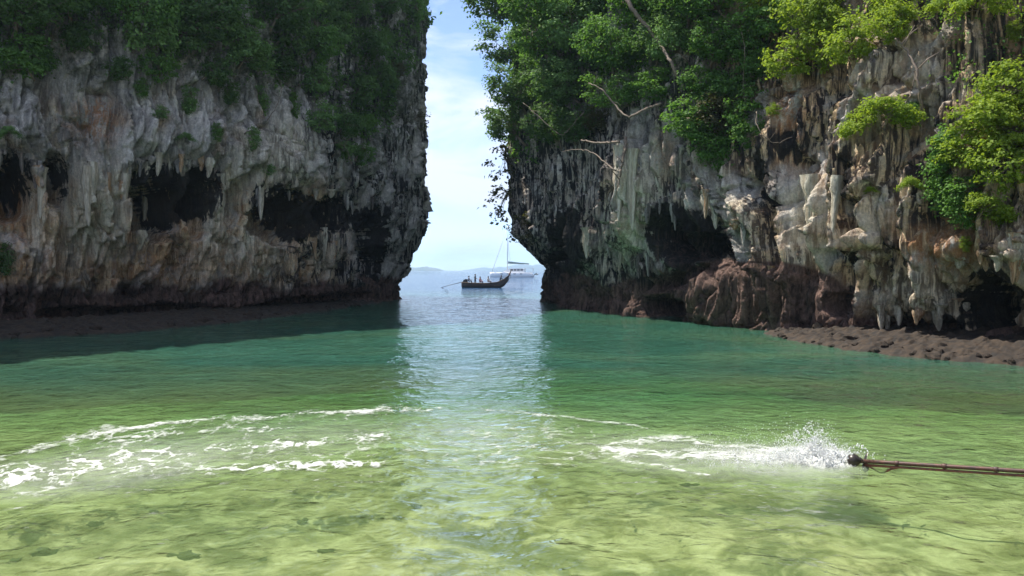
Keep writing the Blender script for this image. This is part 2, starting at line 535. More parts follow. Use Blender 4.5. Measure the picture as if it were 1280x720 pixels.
# left-hand rock
def masks_left(px, py, Z, nz1, S, ok):
    m = {}
    m['tide'] = 1 - sstep(1.2, 2.9, Z + 1.0 * nz1)
    vb = np.interp(px, [-100, 0, 80, 150, 220, 300, 380, 430, 500, 530], [120, 110, 80, 70, 90, 125, 120, 190, 200, 130])
    m['moss'] = sstep(40, -40, py - vb + 60 * nz1) * 0.8 + 0.2 * sstep(0.1, 0.5, nz1)
    band = sstep(205, 255, py) * (1 - sstep(345, 375, py)) * sstep(470, 380, px)
    m['warm'] = np.clip(1.0 * band + 0.55 * sstep(0.0, 0.35, nz1) * (px < 330) * sstep(90, 150, py), 0, 1)
    m['rust'] = np.clip(0.8 * ell(px, py, (120, 150, 30, 30, 0), 0.6) + 0.7 * ell(px, py, (10, 240, 40, 45, 0), 0.6)
                        + 0.5 * ell(px, py, (215, 320, 50, 35, 0), 0.8) + 0.35 * ell(px, py, (70, 310, 60, 40, 0), 0.8) + 0.4 * ell(px, py, (60, 45, 40, 25, 0), .7), 0, 1)
    m['cream'] = np.clip(0.9 * ell(px, py, (115, 255, 30, 55, 0), 0.6) + 0.8 * ell(px, py, (175, 225, 60, 14, -25), 0.6)
                         + 0.6 * ell(px, py, (285, 250, 14, 60, 20), 0.7) + 0.65 * ell(px, py, (355, 190, 34, 42, 10), 0.7)
                         + 0.7 * ell(px, py, (44, 265, 9, 60, 0), .5) + 0.5 * ell(px, py, (300, 320, 70, 30, 0), .8)
                         + 0.9 * ell(px, py, (180, 262, 16, 44, 0), .4) + .5 * ell(px, py, (405, 320, 20, 30, 0), .7) + .8 * ell(px, py, (318, 265, 9, 50, 10), .5) + .7 * ell(px, py, (276, 250, 8, 55, 18), .5) + .6 * ell(px, py, (150, 260, 10, 60, 0), .5) + .6 * ell(px, py, (95, 300, 45, 40, 0), .8), 0, 1)  # narrow patch inside the arch paints daylight showing through its holes
    def st(*f): return ell(px, py, f, 0.45)  # dark ellipses over the caves: crust plus shade painted into the rock
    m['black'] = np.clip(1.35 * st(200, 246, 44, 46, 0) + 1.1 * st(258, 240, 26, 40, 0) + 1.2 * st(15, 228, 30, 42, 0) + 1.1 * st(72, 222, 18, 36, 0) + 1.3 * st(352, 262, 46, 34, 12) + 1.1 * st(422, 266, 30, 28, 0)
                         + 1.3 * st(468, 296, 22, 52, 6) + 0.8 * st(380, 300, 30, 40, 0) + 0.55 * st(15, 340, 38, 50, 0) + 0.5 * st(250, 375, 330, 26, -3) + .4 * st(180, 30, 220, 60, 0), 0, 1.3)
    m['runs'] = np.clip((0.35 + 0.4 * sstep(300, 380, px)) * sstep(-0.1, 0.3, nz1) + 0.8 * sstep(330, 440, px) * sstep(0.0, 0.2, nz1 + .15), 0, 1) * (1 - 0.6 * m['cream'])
    return m

build_cliff('left',
    [(-62, 2), (-46, 12), (-36, 22), (-28, 33), (-23.2, 40), (-19, 46.5), (-15.6, 54), (-13.0, 63), (-11.6, 70), (-11.4, 75), (-13, 81), (-19, 87), (-32, 93), (-60, 98)],
    +1,
    [(20, [(-6, -1.0), (0, -1.2), (1.5, -1.6), (5, -0.4), (9, 0.8), (14, 0.4), (25, -1.5), (60, -9)]),
     (42, [(-6, -0.6), (0, -1.0), (1.5, -1.7), (2.6, -1.4), (5, -0.7), (8, 0.3), (11, 0.6), (17, -0.4), (25, -2.0), (60, -10)]),
     (58, [(-6, -0.4), (0, -0.9), (1.8, -1.2), (4, -0.7), (7, 0.2), (10, 0.8), (17, 0.5), (28, -0.3), (60, -6)]),
     (74, [(-6, 0.2), (-0.2, 0.2), (0.3, -0.5), (1.5, -0.7), (3, -0.35), (5, 0.2), (7, 1.2), (9, 1.9), (13, 2.1), (20, 2.2), (32, 2.1), (60, -1.0)])],
    900, 31.0, 38.0,
    [((194, 252, 38, 48, 0), 7.5, 0.10), ((252, 248, 17, 46, 4), 4.5, 0.2), ((296, 246, 15, 36, 15), 3.0, 0.3), ((16, 232, 28, 42, 0), 4.0, 0.2), ((70, 222, 17, 34, 0), 3.0, 0.25),
     ((352, 268, 36, 38, 8), 5.5, 0.15), ((418, 262, 26, 24, 0), 3.4, 0.25), ((466, 300, 19, 50, 6), 5.0, 0.18), ((225, 388, 60, 10, 0), 1.8, 0.4), ((120, 392, 60, 9, 0), 1.8, 0.4), ((390, 376, 70, 8, -6), 1.8, .4)],
    [((95, 300, 60, 60, 0), 0.9, 0.6), ((340, 180, 60, 60, 0), 0.9, 0.6), ((430, 330, 40, 40, 0), 0.4, 0.8),
     ((45, 270, 9, 70, 0), 0.7, 0.5), ((113, 250, 20, 60, 0), 0.5, 0.5), ((310, 330, 60, 40, 0), 0.5, 0.7), ((20, 340, 30, 40, 0), 1.2, 0.5)],
    masks_left, (-55, 60), 8.0, 1, 0.45,
    drapes=[(-20, 60, [(-20, 205), (20, 190), (60, 208)], 60, 0.6), (85, 160, [(85, 285), (120, 310), (160, 300)], 110, 0.55), (150, 310, [(150, 222), (175, 204), (240, 200), (310, 226)], 60, 0.8),
            (295, 450, [(295, 240), (350, 232), (400, 246), (450, 240)], 70, 0.7), (430, 500, [(430, 262), (465, 250), (500, 270)], 60, 0.5), (255, 300, [(255, 310), (300, 320)], 90, 0.45), (385, 435, [(385, 330), (435, 335)], 45, 0.5)],
    pillars=[(231, 245, 4, 50, 4), (276, 250, 6, 55, 18), (318, 262, 8, 50, 10), (392, 285, 8, 40, 0), (440, 280, 8, 70, 0), (150, 250, 8, 60, 0)])

# right-hand rock
def masks_right(px, py, Z, nz1, S, ok):
    m = {}
    out = ell(px, py, (955, 372, 115, 46, 4), 0.15)
    near = sstep(930, 1040, px)
    low = 1 - sstep(0.5, 1.4, Z + 0.9 * nz1)
    low2 = 1 - sstep(1.6, 3.0, Z + 0.8 * nz1)
    m['tide'] = np.clip(np.maximum(np.where(px > 900, low, low2), out) + 0.35 * (1 - near) * ell(px, py, (855, 330, 70, 60, 0), 0.4), 0, 1)
    vb = np.interp(px, [600, 700, 760, 830, 880, 940, 1000, 1060, 1120, 1180, 1300], [215, 190, 150, 130, 200, 130, 90, 60, 90, 120, 200])
    m['moss'] = sstep(40, -40, py - vb + 60 * nz1) * np.where(px > 1010, 0.4, 0.6) + 0.12 * sstep(0.15, 0.5, nz1)
    m['warm'] = np.clip((0.85 * sstep(820, 980, px) + 0.25) * sstep(-0.3, 0.2, nz1 + 0.12) + 0.3 * sstep(1030, 1120, px), 0, 1)
    m['rust'] = np.clip(0.8 * ell(px, py, (985, 150, 25, 60, 0), 0.6) + 0.8 * ell(px, py, (1180, 300, 60, 50, 0), 0.6) + 0.5 * ell(px, py, (830, 200, 15, 40, 0), .6)
                        + 0.7 * ell(px, py, (1120, 110, 20, 40, 0), 0.6) + 0.5 * ell(px, py, (1265, 60, 30, 60, 0), 0.6), 0, 1)
    m['cream'] = np.clip(0.85 * ell(px, py, (785, 250, 18, 75, 0), 0.45) + 0.75 * ell(px, py, (1012, 290, 28, 60, 0), 0.5)
                         + 0.5 * ell(px, py, (920, 260, 16, 90, -28), 0.6) + 0.65 * ell(px, py, (1150, 375, 60, 35, 0), 0.6)
                         + 0.6 * ell(px, py, (733, 320, 9, 35, 0), 0.6) + 0.5 * ell(px, py, (1095, 270, 30, 60, 0), 0.7) + 0.6 * ell(px, py, (1272, 340, 25, 60, 0), 0.6)
                         + .5 * ell(px, py, (815, 235, 14, 60, 0), .6) + .5 * ell(px, py, (1130, 90, 50, 50, 0), .8), 0, 1)
    def st(*f): return ell(px, py, f, 0.45)
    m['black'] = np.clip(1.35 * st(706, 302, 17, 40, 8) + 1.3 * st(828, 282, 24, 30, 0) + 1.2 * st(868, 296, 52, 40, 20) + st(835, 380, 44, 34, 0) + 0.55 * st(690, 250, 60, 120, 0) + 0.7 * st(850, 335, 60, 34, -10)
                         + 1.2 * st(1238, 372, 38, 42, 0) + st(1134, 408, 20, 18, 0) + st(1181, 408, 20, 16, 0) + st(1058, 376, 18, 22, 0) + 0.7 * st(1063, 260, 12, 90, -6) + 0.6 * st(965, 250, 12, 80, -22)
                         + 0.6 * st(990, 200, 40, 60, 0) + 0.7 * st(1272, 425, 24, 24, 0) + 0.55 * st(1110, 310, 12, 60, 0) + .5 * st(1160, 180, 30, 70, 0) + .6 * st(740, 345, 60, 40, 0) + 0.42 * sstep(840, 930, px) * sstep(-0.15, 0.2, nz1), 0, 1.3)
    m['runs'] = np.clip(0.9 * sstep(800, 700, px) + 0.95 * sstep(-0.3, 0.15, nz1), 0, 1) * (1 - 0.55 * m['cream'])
    return m

build_cliff('right',
    [(46, -6), (33, 4), (25, 12), (19.8, 19), (17.6, 23.5), (15.8, 28), (14.2, 32.5), (12.8, 37), (10.4, 42.5), (7.0, 48.5), (4.2, 55), (2.2, 62), (2.0, 69), (3.2, 75), (7, 82), (17, 89), (42, 96)],
    -1,
    [(12, [(-6, -0.5), (0, -0.6), (1, -0.8), (3, 0.2), (6, 0.5), (12, -0.5), (60, -14)]),
     (24, [(-6, -0.3), (0, -0.4), (0.8, -0.9), (1.6, -0.7), (2.6, 0.2), (4, 0.5), (7, 0.0), (9, -1.2), (13, -2.4), (60, -18)]),
     (31, [(-6, -0.3), (0, -0.3), (1.2, -0.5), (2.5, -0.2), (4, 0.5), (7, 0.6), (10, 0.2), (15, -1.4), (60, -14)]),
     (40, [(-6, 0.3), (0, 0.2), (1.5, 0.3), (3, 0.0), (4.2, -0.2), (6, 0.6), (9, 1.0), (14, 0.3), (22, -1.2), (60, -10)]),
     (50, [(-6, 0.3), (0, -0.1), (1.0, -0.8), (2.5, -0.9), (4.5, -0.2), (7, 0.9), (11, 1.4), (18, 0.6), (60, -8)]),
     (62, [(-6, -1.6), (0, -2.0), (1.5, -2.3), (3, -2.0), (3.6, -1.0), (4.8, 0.5), (6.2, 2.0), (9, 2.6), (16, 2.4), (26, 1.0), (60, -4)]),
     (75, [(-6, -0.8), (0, -1.0), (2, -1.2), (3.2, -1.0), (5, 0.0), (8, 0.7), (20, 0.6), (60, -4)])],
    1000, 27.0, 40.0,
    [((706, 303, 15, 38, 8), 8.0, 0.12), ((828, 284, 18, 22, 0), 4.5, 0.22), ((832, 384, 30, 22, 0), 6.0, 0.18), ((872, 300, 44, 22, -10), 3.2, 0.3), ((848, 345, 40, 14, -20), 1.6, 0.4),
     ((1237, 372, 34, 36, 0), 4.2, 0.2), ((1132, 408, 13, 14, 0), 2.4, 0.22), ((1180, 408, 13, 11, 0), 2.2, 0.22), ((1058, 378, 11, 15, 0), 2.4, 0.22),
     ((1065, 260, 8, 70, -8), 1.3, 0.45), ((1272, 425, 14, 16, 0), 2.6, 0.25), ((970, 260, 9, 45, -20), 1.0, .5), ((1045, 300, 7, 40, 0), 1.0, .5), ((1165, 150, 7, 40, 10), 1.0, .5), ((1110, 330, 8, 26, 0), .9, .5)],
    [((955, 378, 112, 46, 4), 0.9, 0.3), ((785, 240, 17, 85, 0), 0.9, 0.4), ((1012, 285, 24, 70, 0), 0.6, 0.5), ((1130, 95, 55, 55, 10), 0.9, 0.5),
     ((735, 330, 34, 60, 15), 0.7, 0.6), ((1093, 265, 26, 70, 0), 0.45, 0.5), ((1150, 385, 60, 20, 0), 0.4, 0.6), ((1190, 320, 40, 30, 0), 0.5, 0.6), ((1272, 345, 20, 50, 0), 0.6, .6),
     ((920, 260, 12, 100, -28), 0.5, .5), ((945, 270, 9, 90, -26), 0.4, .5), ((885, 255, 10, 80, -35), 0.4, .5)],
    masks_right, (55, 55), 8.0, 3, 0.6,
    drapes=[(762, 822, [(762, 300), (786, 325), (800, 312), (822, 290)], 120, 0.65), (990, 1034, [(990, 345), (1012, 362), (1034, 350)], 115, 0.5), (870, 985, [(870, 238), (915, 300), (950, 330), (985, 340)], 90, 0.8),
            (1080, 1150, [(1080, 330), (1115, 325), (1150, 300)], 110, 0.45), (1090, 1205, [(1090, 395), (1140, 402), (1205, 392)], 50, 0.6), (1140, 1210, [(1140, 335), (1210, 340)], 45, 0.45), (1200, 1300, [(1200, 338), (1240, 328), (1300, 345)], 55, 0.5),
            (720, 745, [(720, 345), (745, 350)], 60, 0.35), (1040, 1085, [(1040, 300), (1085, 320)], 110, 0.4)],
    skews=[(915, 70, 0.75)], calm=[(955, 372, 112, 44, 4)], pillars=[(845, 300, 5, 40, -20)])

# unseen rest of the lagoon's rock ring, added and kept low to shape skylight
def ring_wall():
    P = catmull([(-64, 0), (-66, -18), (-52, -38), (-25, -50), (5, -54), (32, -46), (50, -28), (50, -8)], 30)
    seg = np.concatenate([[0], np.cumsum(np.hypot(*np.diff(P, axis=0).T))])
    s_ = np.linspace(0, seg[-1], 220)
    X = np.interp(s_, seg, P[:, 0]); Y = np.interp(s_, seg, P[:, 1])
    z = np.concatenate([np.linspace(-5, 11, 50), [12, 12.6, 13]])
    S, Z = np.meshgrid(s_, z)
    cx, cy_ = 0.0, 10.0
    dx, dy = cx - X, cy_ - Y; L = np.hypot(dx, dy); dx, dy = dx / L, dy / L
    D = 2.0 * fbm(S * 0.08, Z * 0.07, 3, 2) + 1.4 * (np.abs(pn(S * 0.5, Z * 0.07, 5)) - 0.3) + 0.4 * fbm(S * 0.8, Z * 0.4, 3, 7)
    D = D - np.interp(Z, [-5, 0, 1.5, 4, 11, 12, 12.6, 13], [0, 0, 1.5, -0.5, 1.5, 4, 10, 20])
    me = mesh_np('limestone_cliff', np.stack([X + dx * D, Y + dy * D, Z], -1).reshape(-1, 3), grid_quads(len(z), 220)[:, ::-1])
    attr(me, 'tide', 1 - sstep(1.0, 3.0, Z)); attr(me, 'moss', sstep(5, 9, Z + 6 * fbm(S * .1, Z * .1, 2, 9)))
    for k in ('warm', 'rust', 'cream', 'runs', 'black'): attr(me, k, np.clip(0.4 + fbm(S * 0.2, Z * 0.1, 2, 11), 0, 1) * 0.6)
    tag(link('limestone_cliff', me, None, ROCK), 'low unseen limestone wall behind the viewer, added to shape the skylight', 'cliff', kind='structure')
ring_wall()

# ------------------------------------------------------------------ sea bed
def fan(y0, y1, nr, nc, x_at):
    g = np.linspace(0, 1, nr)
    off = 9.0
    Y = (y0 + off) * ((y1 + off) / (y0 + off)) ** g - off
    T = np.linspace(-1, 1, nc)
    T = np.sign(T) * np.abs(T) ** 1.0
    YY = np.repeat(Y[:, None], nc, 1)
    XX = T[None, :] * x_at(Y)[:, None]
    return XX, YY

def bed_z(X, Y):
    d = np.interp(Y, [-10, 4, 8, 13, 18, 24, 34, 60, 140, 400, 9000], [-0.55, -0.62, -0.70, -0.80, -1.0, -1.6, -2.7, -4.5, -9, -14, -15])
    nzv = 0.16 * fbm(X * 0.33, Y * 0.33, 4, 4, 0.55) + 0.05 * fbm(X * 1.8, Y * 1.8, 3, 9)
    nzv = nzv * np.clip(20 / np.maximum(Y, 20), 0.05, 1)
    return d + nzv

def seabed_material():
    m, t, n, l, b, out = new_mat('sandy_seabed')
    co = n.new('ShaderNodeTexCoord').outputs['Object']
    f1 = noise_node(n, l, co, 0.55, 8, 0.62, 0.6)
    f2 = noise_node(n, l, co, 1.7, 6, 0.6, 0.8)
    f3 = noise_node(n, l, co, 9.0, 5, 0.7)
    c = mixc(n, l, ramp(n, l, f2, [(0.36, 0.0), (0.62, 1.0)]), (0.30, 0.25, 0.10), (0.66, 0.57, 0.31))
    weed = ramp(n, l, math_node(n, l, 'ADD', math_node(n, l, 'MULTIPLY', f1, 0.6), math_node(n, l, 'MULTIPLY', f2, 0.4)), [(0.42, 1.0), (0.52, 0.0)])
    at = n.new('ShaderNodeAttribute'); at.attribute_name = 'weed'
    c = mixc(n, l, math_node(n, l, 'MULTIPLY', weed, at.outputs['Fac']), c, (0.060, 0.065, 0.018))
    c = mixc(n, l, 0.22, c, ramp(n, l, f3, [(0.3, 0.55), (0.7, 1.35)]), 'MULTIPLY')
    l.new(c, b.inputs['Base Color'])
    b.inputs['Roughness'].default_value = 0.95
    b.inputs['Specular IOR Level'].default_value = 0.1
    return m

XX, YY = fan(-7.0, 8800.0, 330, 300, lambda y: 10 + 1.0 * (y + 9))
ZZ = bed_z(XX, YY)
me = mesh_np('seabed', np.stack([XX, YY, ZZ], -1).reshape(-1, 3), grid_quads(330, 300))
attr(me, 'weed', np.clip(0.55 + 0.9 * fbm(XX * 0.2, YY * 0.2, 2, 17), 0, 1) * np.clip(1.15 - np.abs(YY - 8) / 9, 0.3, 1))
tag(link('seabed', me, None, seabed_material()), 'sandy weed-mottled sea bed under the green water', 'seabed', kind='structure')

# ------------------------------------------------------------------ water
def wave_z(X, Y):
    dist = np.hypot(X, Y)
    f = np.clip(1 - (dist - 10) / 45, 0, 1)
    z = 0.050 * fbm(X * 0.62 + 0.2 * Y, Y * 0.75, 2, 2) * np.interp(Y, [0, 12, 22], [0.45, 0.6, 1.0]) + f * 0.012 * fbm(X * 1.5, Y * 2.4, 2, 6)
    z = z + np.clip(1 - (dist - 8) / 16, 0, 1) * 0.005 * fbm(X * 4.0, Y * 6.0, 2, 12)
    z = z + 0.05 * sstep(70, 140, Y) * fbm(X * 0.25, Y * 0.35, 2, 20)
    return z * np.clip(600 / np.maximum(dist, 600), 0, 1)

def water_material():
    m, t, n, l, b, out = new_mat('lagoon_water')
    n.remove(b)
    co = n.new('ShaderNodeTexCoord').outputs['Object']
    def mapped(s):
        x = n.new('ShaderNodeMapping'); x.inputs['Scale'].default_value = s
        l.new(co, x.inputs[0]); return x.outputs[0]
    a = noise_node(n, l, mapped((1.25, 1.5, 1.0)), 1.0, 3, 0.55, 0.6)
    c = noise_node(n, l, mapped((4.0, 4.6, 1.0)), 1.0, 4, 0.6, 0.5)
    d = noise_node(n, l, mapped((12.0, 17.0, 1.0)), 1.0, 3, 0.6)
    h = math_node(n, l, 'ADD', math_node(n, l, 'MULTIPLY', a, 0.55), math_node(n, l, 'MULTIPLY', c, 0.12))
    h = math_node(n, l, 'ADD', h, math_node(n, l, 'MULTIPLY', d, 0.012))
    e = noise_node(n, l, mapped((2.1, 2.3, 1.0)), 1.0, 2, 0.5, 0.8)
    h = math_node(n, l, 'ADD', h, math_node(n, l, 'MULTIPLY', e, 0.26))
    nb = bump_node(n, l, h, 1.0, 0.19)
    fr = n.new('ShaderNodeFresnel'); fr.inputs['IOR'].default_value = 1.40
    l.new(nb, fr.inputs['Normal'])
    gl = n.new('ShaderNodeBsdfGlossy'); gl.inputs['Roughness'].default_value = 0.03
    l.new(nb, gl.inputs['Normal'])
    tr = n.new('ShaderNodeBsdfTransparent')
    df = n.new('ShaderNodeBsdfDiffuse'); at3 = n.new('ShaderNodeAttribute'); at3.attribute_name = 'sea'
    at4 = n.new('ShaderNodeAttribute'); at4.attribute_name = 'silt'
    cdf = mixc(n, l, at4.outputs['Fac'], (0.052, 0.170, 0.115), (0.155, 0.235, 0.09))
    l.new(mixc(n, l, at3.outputs['Fac'], cdf, (0.020, 0.080, 0.175)), df.inputs[0])
    ms = n.new('ShaderNodeMixShader')
    at = n.new('ShaderNodeAttribute'); at.attribute_name = 'turbid'
    l.new(at.outputs['Fac'], ms.inputs[0])
    l.new(tr.outputs[0], ms.inputs[1]); l.new(df.outputs[0], ms.inputs[2])
    m2 = n.new('ShaderNodeMixShader')
    l.new(fr.outputs[0], m2.inputs[0]); l.new(ms.outputs[0], m2.inputs[1]); l.new(gl.outputs[0], m2.inputs[2])
    l.new(m2.outputs[0], out.inputs[0])
    va = n.new('ShaderNodeVolumeAbsorption')
    va.inputs['Color'].default_value = (0.42, 0.80, 0.52, 1)
    va.inputs['Density'].default_value = 0.26
    l.new(va.outputs[0], out.inputs['Volume'])
    return m
WATER = water_material()
half_w = lambda y: 9.5 + 0.98 * (y + 9)
X1, Y1 = fan(-6.8, 90.0, 420, 520, half_w)
X2_, Y2_ = fan(90.0, 8700.0, 80, 520, half_w)
XX = np.concatenate([X1, X2_[1:]]); YY = np.concatenate([Y1, Y2_[1:]])
ZZ = wave_z(XX, YY)
me = mesh_np('water', np.stack([XX, YY, ZZ], -1).reshape(-1, 3), grid_quads(499, 520))
# suspended silt hides more of the bottom where the water is deep
attr(me, 'turbid', np.clip(np.interp(YY, [0, 10, 16, 26, 60, 120, 500], [0.28, 0.33, 0.40, 0.56, 0.7, 0.8, 0.9]) + 0.12 * fbm(XX * 0.15, YY * 0.25, 3, 8), 0.1, 0.95))
attr(me, 'sea', sstep(60, 120, YY))
attr(me, 'silt', np.clip(np.interp(YY, [0, 12, 16, 24], [1, 1.0, 0.8, 0.05]) + 0.45 * fbm(XX * 0.14, YY * 0.22, 3, 18), 0, 1))
tag(link('water', me, None, WATER), 'clear green lagoon water opening to blue sea', 'water', kind='structure')

# ------------------------------------------------------------------ far islands
ISLE = simple('island_forest', (0.055, 0.085, 0.045), 0.9, (0.10, 0.10, 0.08), 0.01)
def island(label, pts, Y, thick, seed):
    """ridge profile in photograph pixels at distance Y, with real breadth"""
    xs = np.linspace(pts[0][0], pts[-1][0], 90)
    hs = 0.65 * np.interp(xs, [p[0] for p in pts], [p[1] for p in pts]) / FPX * Y
    hs = np.maximum(hs * (1 + 0.25 * fbm(xs * 0.11, xs * 0, 3, seed)), 0)
    X = (xs - 640) / FPX * Y
    V = np.linspace(-1, 1, 25)
    co = np.zeros((25, 90, 3))
    for i, v in enumerate(V):
        prof = (1 - abs(v) ** 2.2)
        co[i, :, 0] = X
        co[i, :, 1] = Y + v * thick + 20 * fbm(xs * 0.2, xs * 0 + v, 2, seed + 2)
        co[i, :, 2] = -2 + (hs + 2) * prof * (1 + 0.18 * fbm(xs * 0.25, xs * 0 + v * 3, 3, seed + 4))
    me = mesh_np('island', co.reshape(-1, 3), grid_quads(25, 90))
    o = link('island', me, None, ISLE)
    tag(o, label, 'island', kind='structure')
island('low hazy blue island on the horizon beside the left cliff', [(490, 0), (500, 3), (508, 5.5), (520, 6.5), (535, 7.5), (545, 5), (556, 0)], 5200, 160, 3)
island('faint far island range on the horizon behind the moored catamaran', [(576, 0), (590, 3), (602, 6), (616, 5), (634, 8), (650, 12), (662, 10), (680, 12), (700, 9), (740, 0)], 8000, 250, 9)

# ------------------------------------------------------------------ haze
m, t, n, l, b, out = new_mat('sea_haze')
n.remove(b)
pv = n.new('ShaderNodeVolumePrincipled')
pv.inputs['Color'].default_value = (0.56, 0.78, 1.0, 1)
pv.inputs['Density'].default_value = 0.00018
pv.inputs['Anisotropy'].default_value = 0.2
l.new(pv.outputs[0], out.inputs['Volume'])
hx, hy0, hy1, hz0, hz1 = 9500, -100, 9000, -17.5, 190
me = mesh_np('haze', [(-hx, hy0, hz0), (hx, hy0, hz0), (hx, hy1, hz0), (-hx, hy1, hz0), (-hx, hy0, hz1), (hx, hy0, hz1), (hx, hy1, hz1), (-hx, hy1, hz1)],
             [(0, 3, 2, 1), (4, 5, 6, 7), (0, 1, 5, 4), (1, 2, 6, 5), (2, 3, 7, 6), (3, 0, 4, 7)], smooth=False)
tag(link('haze', me, None, m), 'thin pale sea haze over the bay', 'haze', kind='stuff')

# ------------------------------------------------------------------ shore ledges of rubble under both cliffs
LEDGE = simple('ledge_rubble', (0.044, 0.028, 0.016), 0.9, (0.010, 0.007, 0.005), 3.0, bump=0.10)
def pebble_mesh(seed):
    nr_, nc = 7, 9
    t = np.linspace(0, PI, nr_)[:, None]; a = np.linspace(0, 2 * PI, nc, endpoint=False)[None]
    x = np.sin(t) * np.cos(a); y = np.sin(t) * np.sin(a); z = np.broadcast_to(np.cos(t), x.shape)
    k = 1 + 0.6 * fbm(x * 1.2 + seed * 7, y * 1.2 + z, 2, seed)
    q = [(i * nc + j, (i + 1) * nc + j, (i + 1) * nc + (j + 1) % nc, i * nc + (j + 1) % nc) for i in range(nr_ - 1) for j in range(nc)]
    me = mesh_np('stone', np.stack([x * k, y * k, z * k], -1).reshape(-1, 3), np.array(q), False)
    me.materials.append(LEDGE)
    return me
LEDGESTONE = [pebble_mesh(k) for k in range(3)]
def ledge(key, line, inward, ztop, seed):
    """strip from the waterline up to the wall foot: line = [(px, py of waterline)]"""
    P = np.array([on_water(a, b_)[:2] for a, b_ in line])
    P = catmull(P, 40)
    nn = len(P)
    seg = np.concatenate([[0], np.cumsum(np.hypot(*np.diff(P, axis=0).T))])
    nu = 420
    s = np.linspace(0, seg[-1], nu)
    X = np.interp(s, seg, P[:, 0]); Y = np.interp(s, seg, P[:, 1])
    tx = np.gradient(X); ty = np.gradient(Y); L = np.hypot(tx, ty)
    nx, ny = (-ty / L * inward, tx / L * inward)
    W = np.linspace(-1.2, 5.5, 60)
    S, WW = np.meshgrid(s, W)
    edge = 0.35 * fbm(S * 0.5, S * 0, 3, seed) + 0.12 * fbm(S * 2.2, S * 0, 2, seed + 1)
    rise = np.interp(WW - edge, [-1.2, -0.3, 0, 0.4, 2.5, 5.5], [-0.8, -0.25, 0.0, 0.12, ztop, ztop * 1.6])
    f1, f21, rv = cell(S * 1.7, WW * 1.9, seed + 4)
    f1b, f21b, rvb = cell(S * 4.1, WW * 4.3, seed + 5)
    rough = np.clip((WW - edge + 0.2) * 2, 0, 1)
    z = rise + rough * (0.30 * np.sqrt(np.maximum(0.22 - f1 ** 2, 0)) * rv + 0.16 * np.sqrt(np.maximum(0.25 - f1b ** 2, 0)) * rvb + 0.05 * fbm(S * 1.5, WW * 1.5, 4, seed + 2))
    co = np.stack([X[None] + nx[None] * WW, Y[None] + ny[None] * WW, z], -1)
    q = grid_quads(60, nu)
    if inward < 0: q = q[:, ::-1]
    me = mesh_np('shore_ledge', co.reshape(-1, 3), q)
    led = link('shore_ledge', me, CLIFFS[key]['obj'], LEDGE)
    for k in range(70):                                   # loose stones along the edge
        j = random.randrange(40, nu - 20); wv = abs(random.gauss(0, 1.0)) - 0.15
        r_ = random.uniform(0.08, 0.30) * random.uniform(0.6, 1.4)
        st = link('stone', LEDGESTONE[k % 3], led)
        st.location = (X[j] + nx[j] * wv, Y[j] + ny[j] * wv, float(np.interp(wv, [-0.3, 0, 0.4, 2.5, 5.5], [-0.25, 0, 0.12, ztop, ztop * 1.6])) + 0.02)
        st.scale = (r_, r_ * random.uniform(.6, 1), r_ * random.uniform(.45, .8)); st.rotation_euler = (random.uniform(-.3, .3), random.uniform(-.3, .3), random.uniform(0, 6))
    return led
ledge('left', [(-260, 440), (-120, 431), (0, 424), (100, 419.5), (200, 412), (300, 402), (400, 389.5), (470, 379)], +1, 0.30, 5)
ledge('right', [(1420, 475), (1280, 459), (1180, 450), (1080, 440), (990, 426), (955, 416)], -1, 0.45, 9)

# ------------------------------------------------------------------ stalactites
STAL = {
    'cream': rock_material('stalactite_cream', {'cream': 0.75}),
    'grey': rock_material('stalactite_grey', {'runs': 0.5}),
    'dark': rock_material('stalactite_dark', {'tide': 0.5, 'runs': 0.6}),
    'tan': rock_material('stalactite_tan', {'warm': 0.9, 'rust': 0.3}),
    'moss': rock_material('stalactite_mossy', {'cream': 0.8, 'moss': 0.35}),
}
def stal_mesh(seed):
    """unit stalactite: hangs 1 m from the origin, about 1 m wide at the root before scaling"""
    nr_, nc = 15, 12
    t = np.linspace(0, 1, nr_)[:, None]; a = np.linspace(0, 2 * PI, nc, endpoint=False)[None, :]
    rad = 0.5 * ((1 - t) ** 0.8 * 0.85 + 0.15 * (t < 0.99)) * (1 + 0.22 * np.sin(t * 9 + seed) * (1 - t))
    rad = rad * (1 + 0.55 * pn(np.cos(a) * 1.6 + seed * 3.1, np.sin(a) * 1.6 + t * 1.6, seed) + 0.45 * pn(np.cos(a) * 2.2 + 4, t * 8 + np.sin(a) * 2.2 + seed, seed + 1))
    rad[-1] *= 0.25
    bend = 0.16 * np.sin(t * 2.5 + seed)
    co = np.stack([rad * np.cos(a) + bend * t, rad * np.sin(a) + 0 * t, np.broadcast_to(0.18 - 1.18 * t, rad.shape)], -1).reshape(-1, 3)
    q = []
    for i in range(nr_ - 1):
        for j in range(nc):
            q.append((i * nc + j, (i + 1) * nc + j, (i + 1) * nc + (j + 1) % nc, i * nc + (j + 1) % nc))
    co = np.vstack([co, [0.16 * math.sin(2.5 + seed), 0, -1.01]])
    tip = len(co) - 1
    tr = [((nr_ - 1) * nc + j, tip, (nr_ - 1) * nc + (j + 1) % nc) for j in range(nc)]
    me = mesh_np('stalactite', co, np.array(q), True, np.array(tr))
    me.materials.append(STAL['grey'])
    return me
STALM = [stal_mesh(k) for k in range(6)]
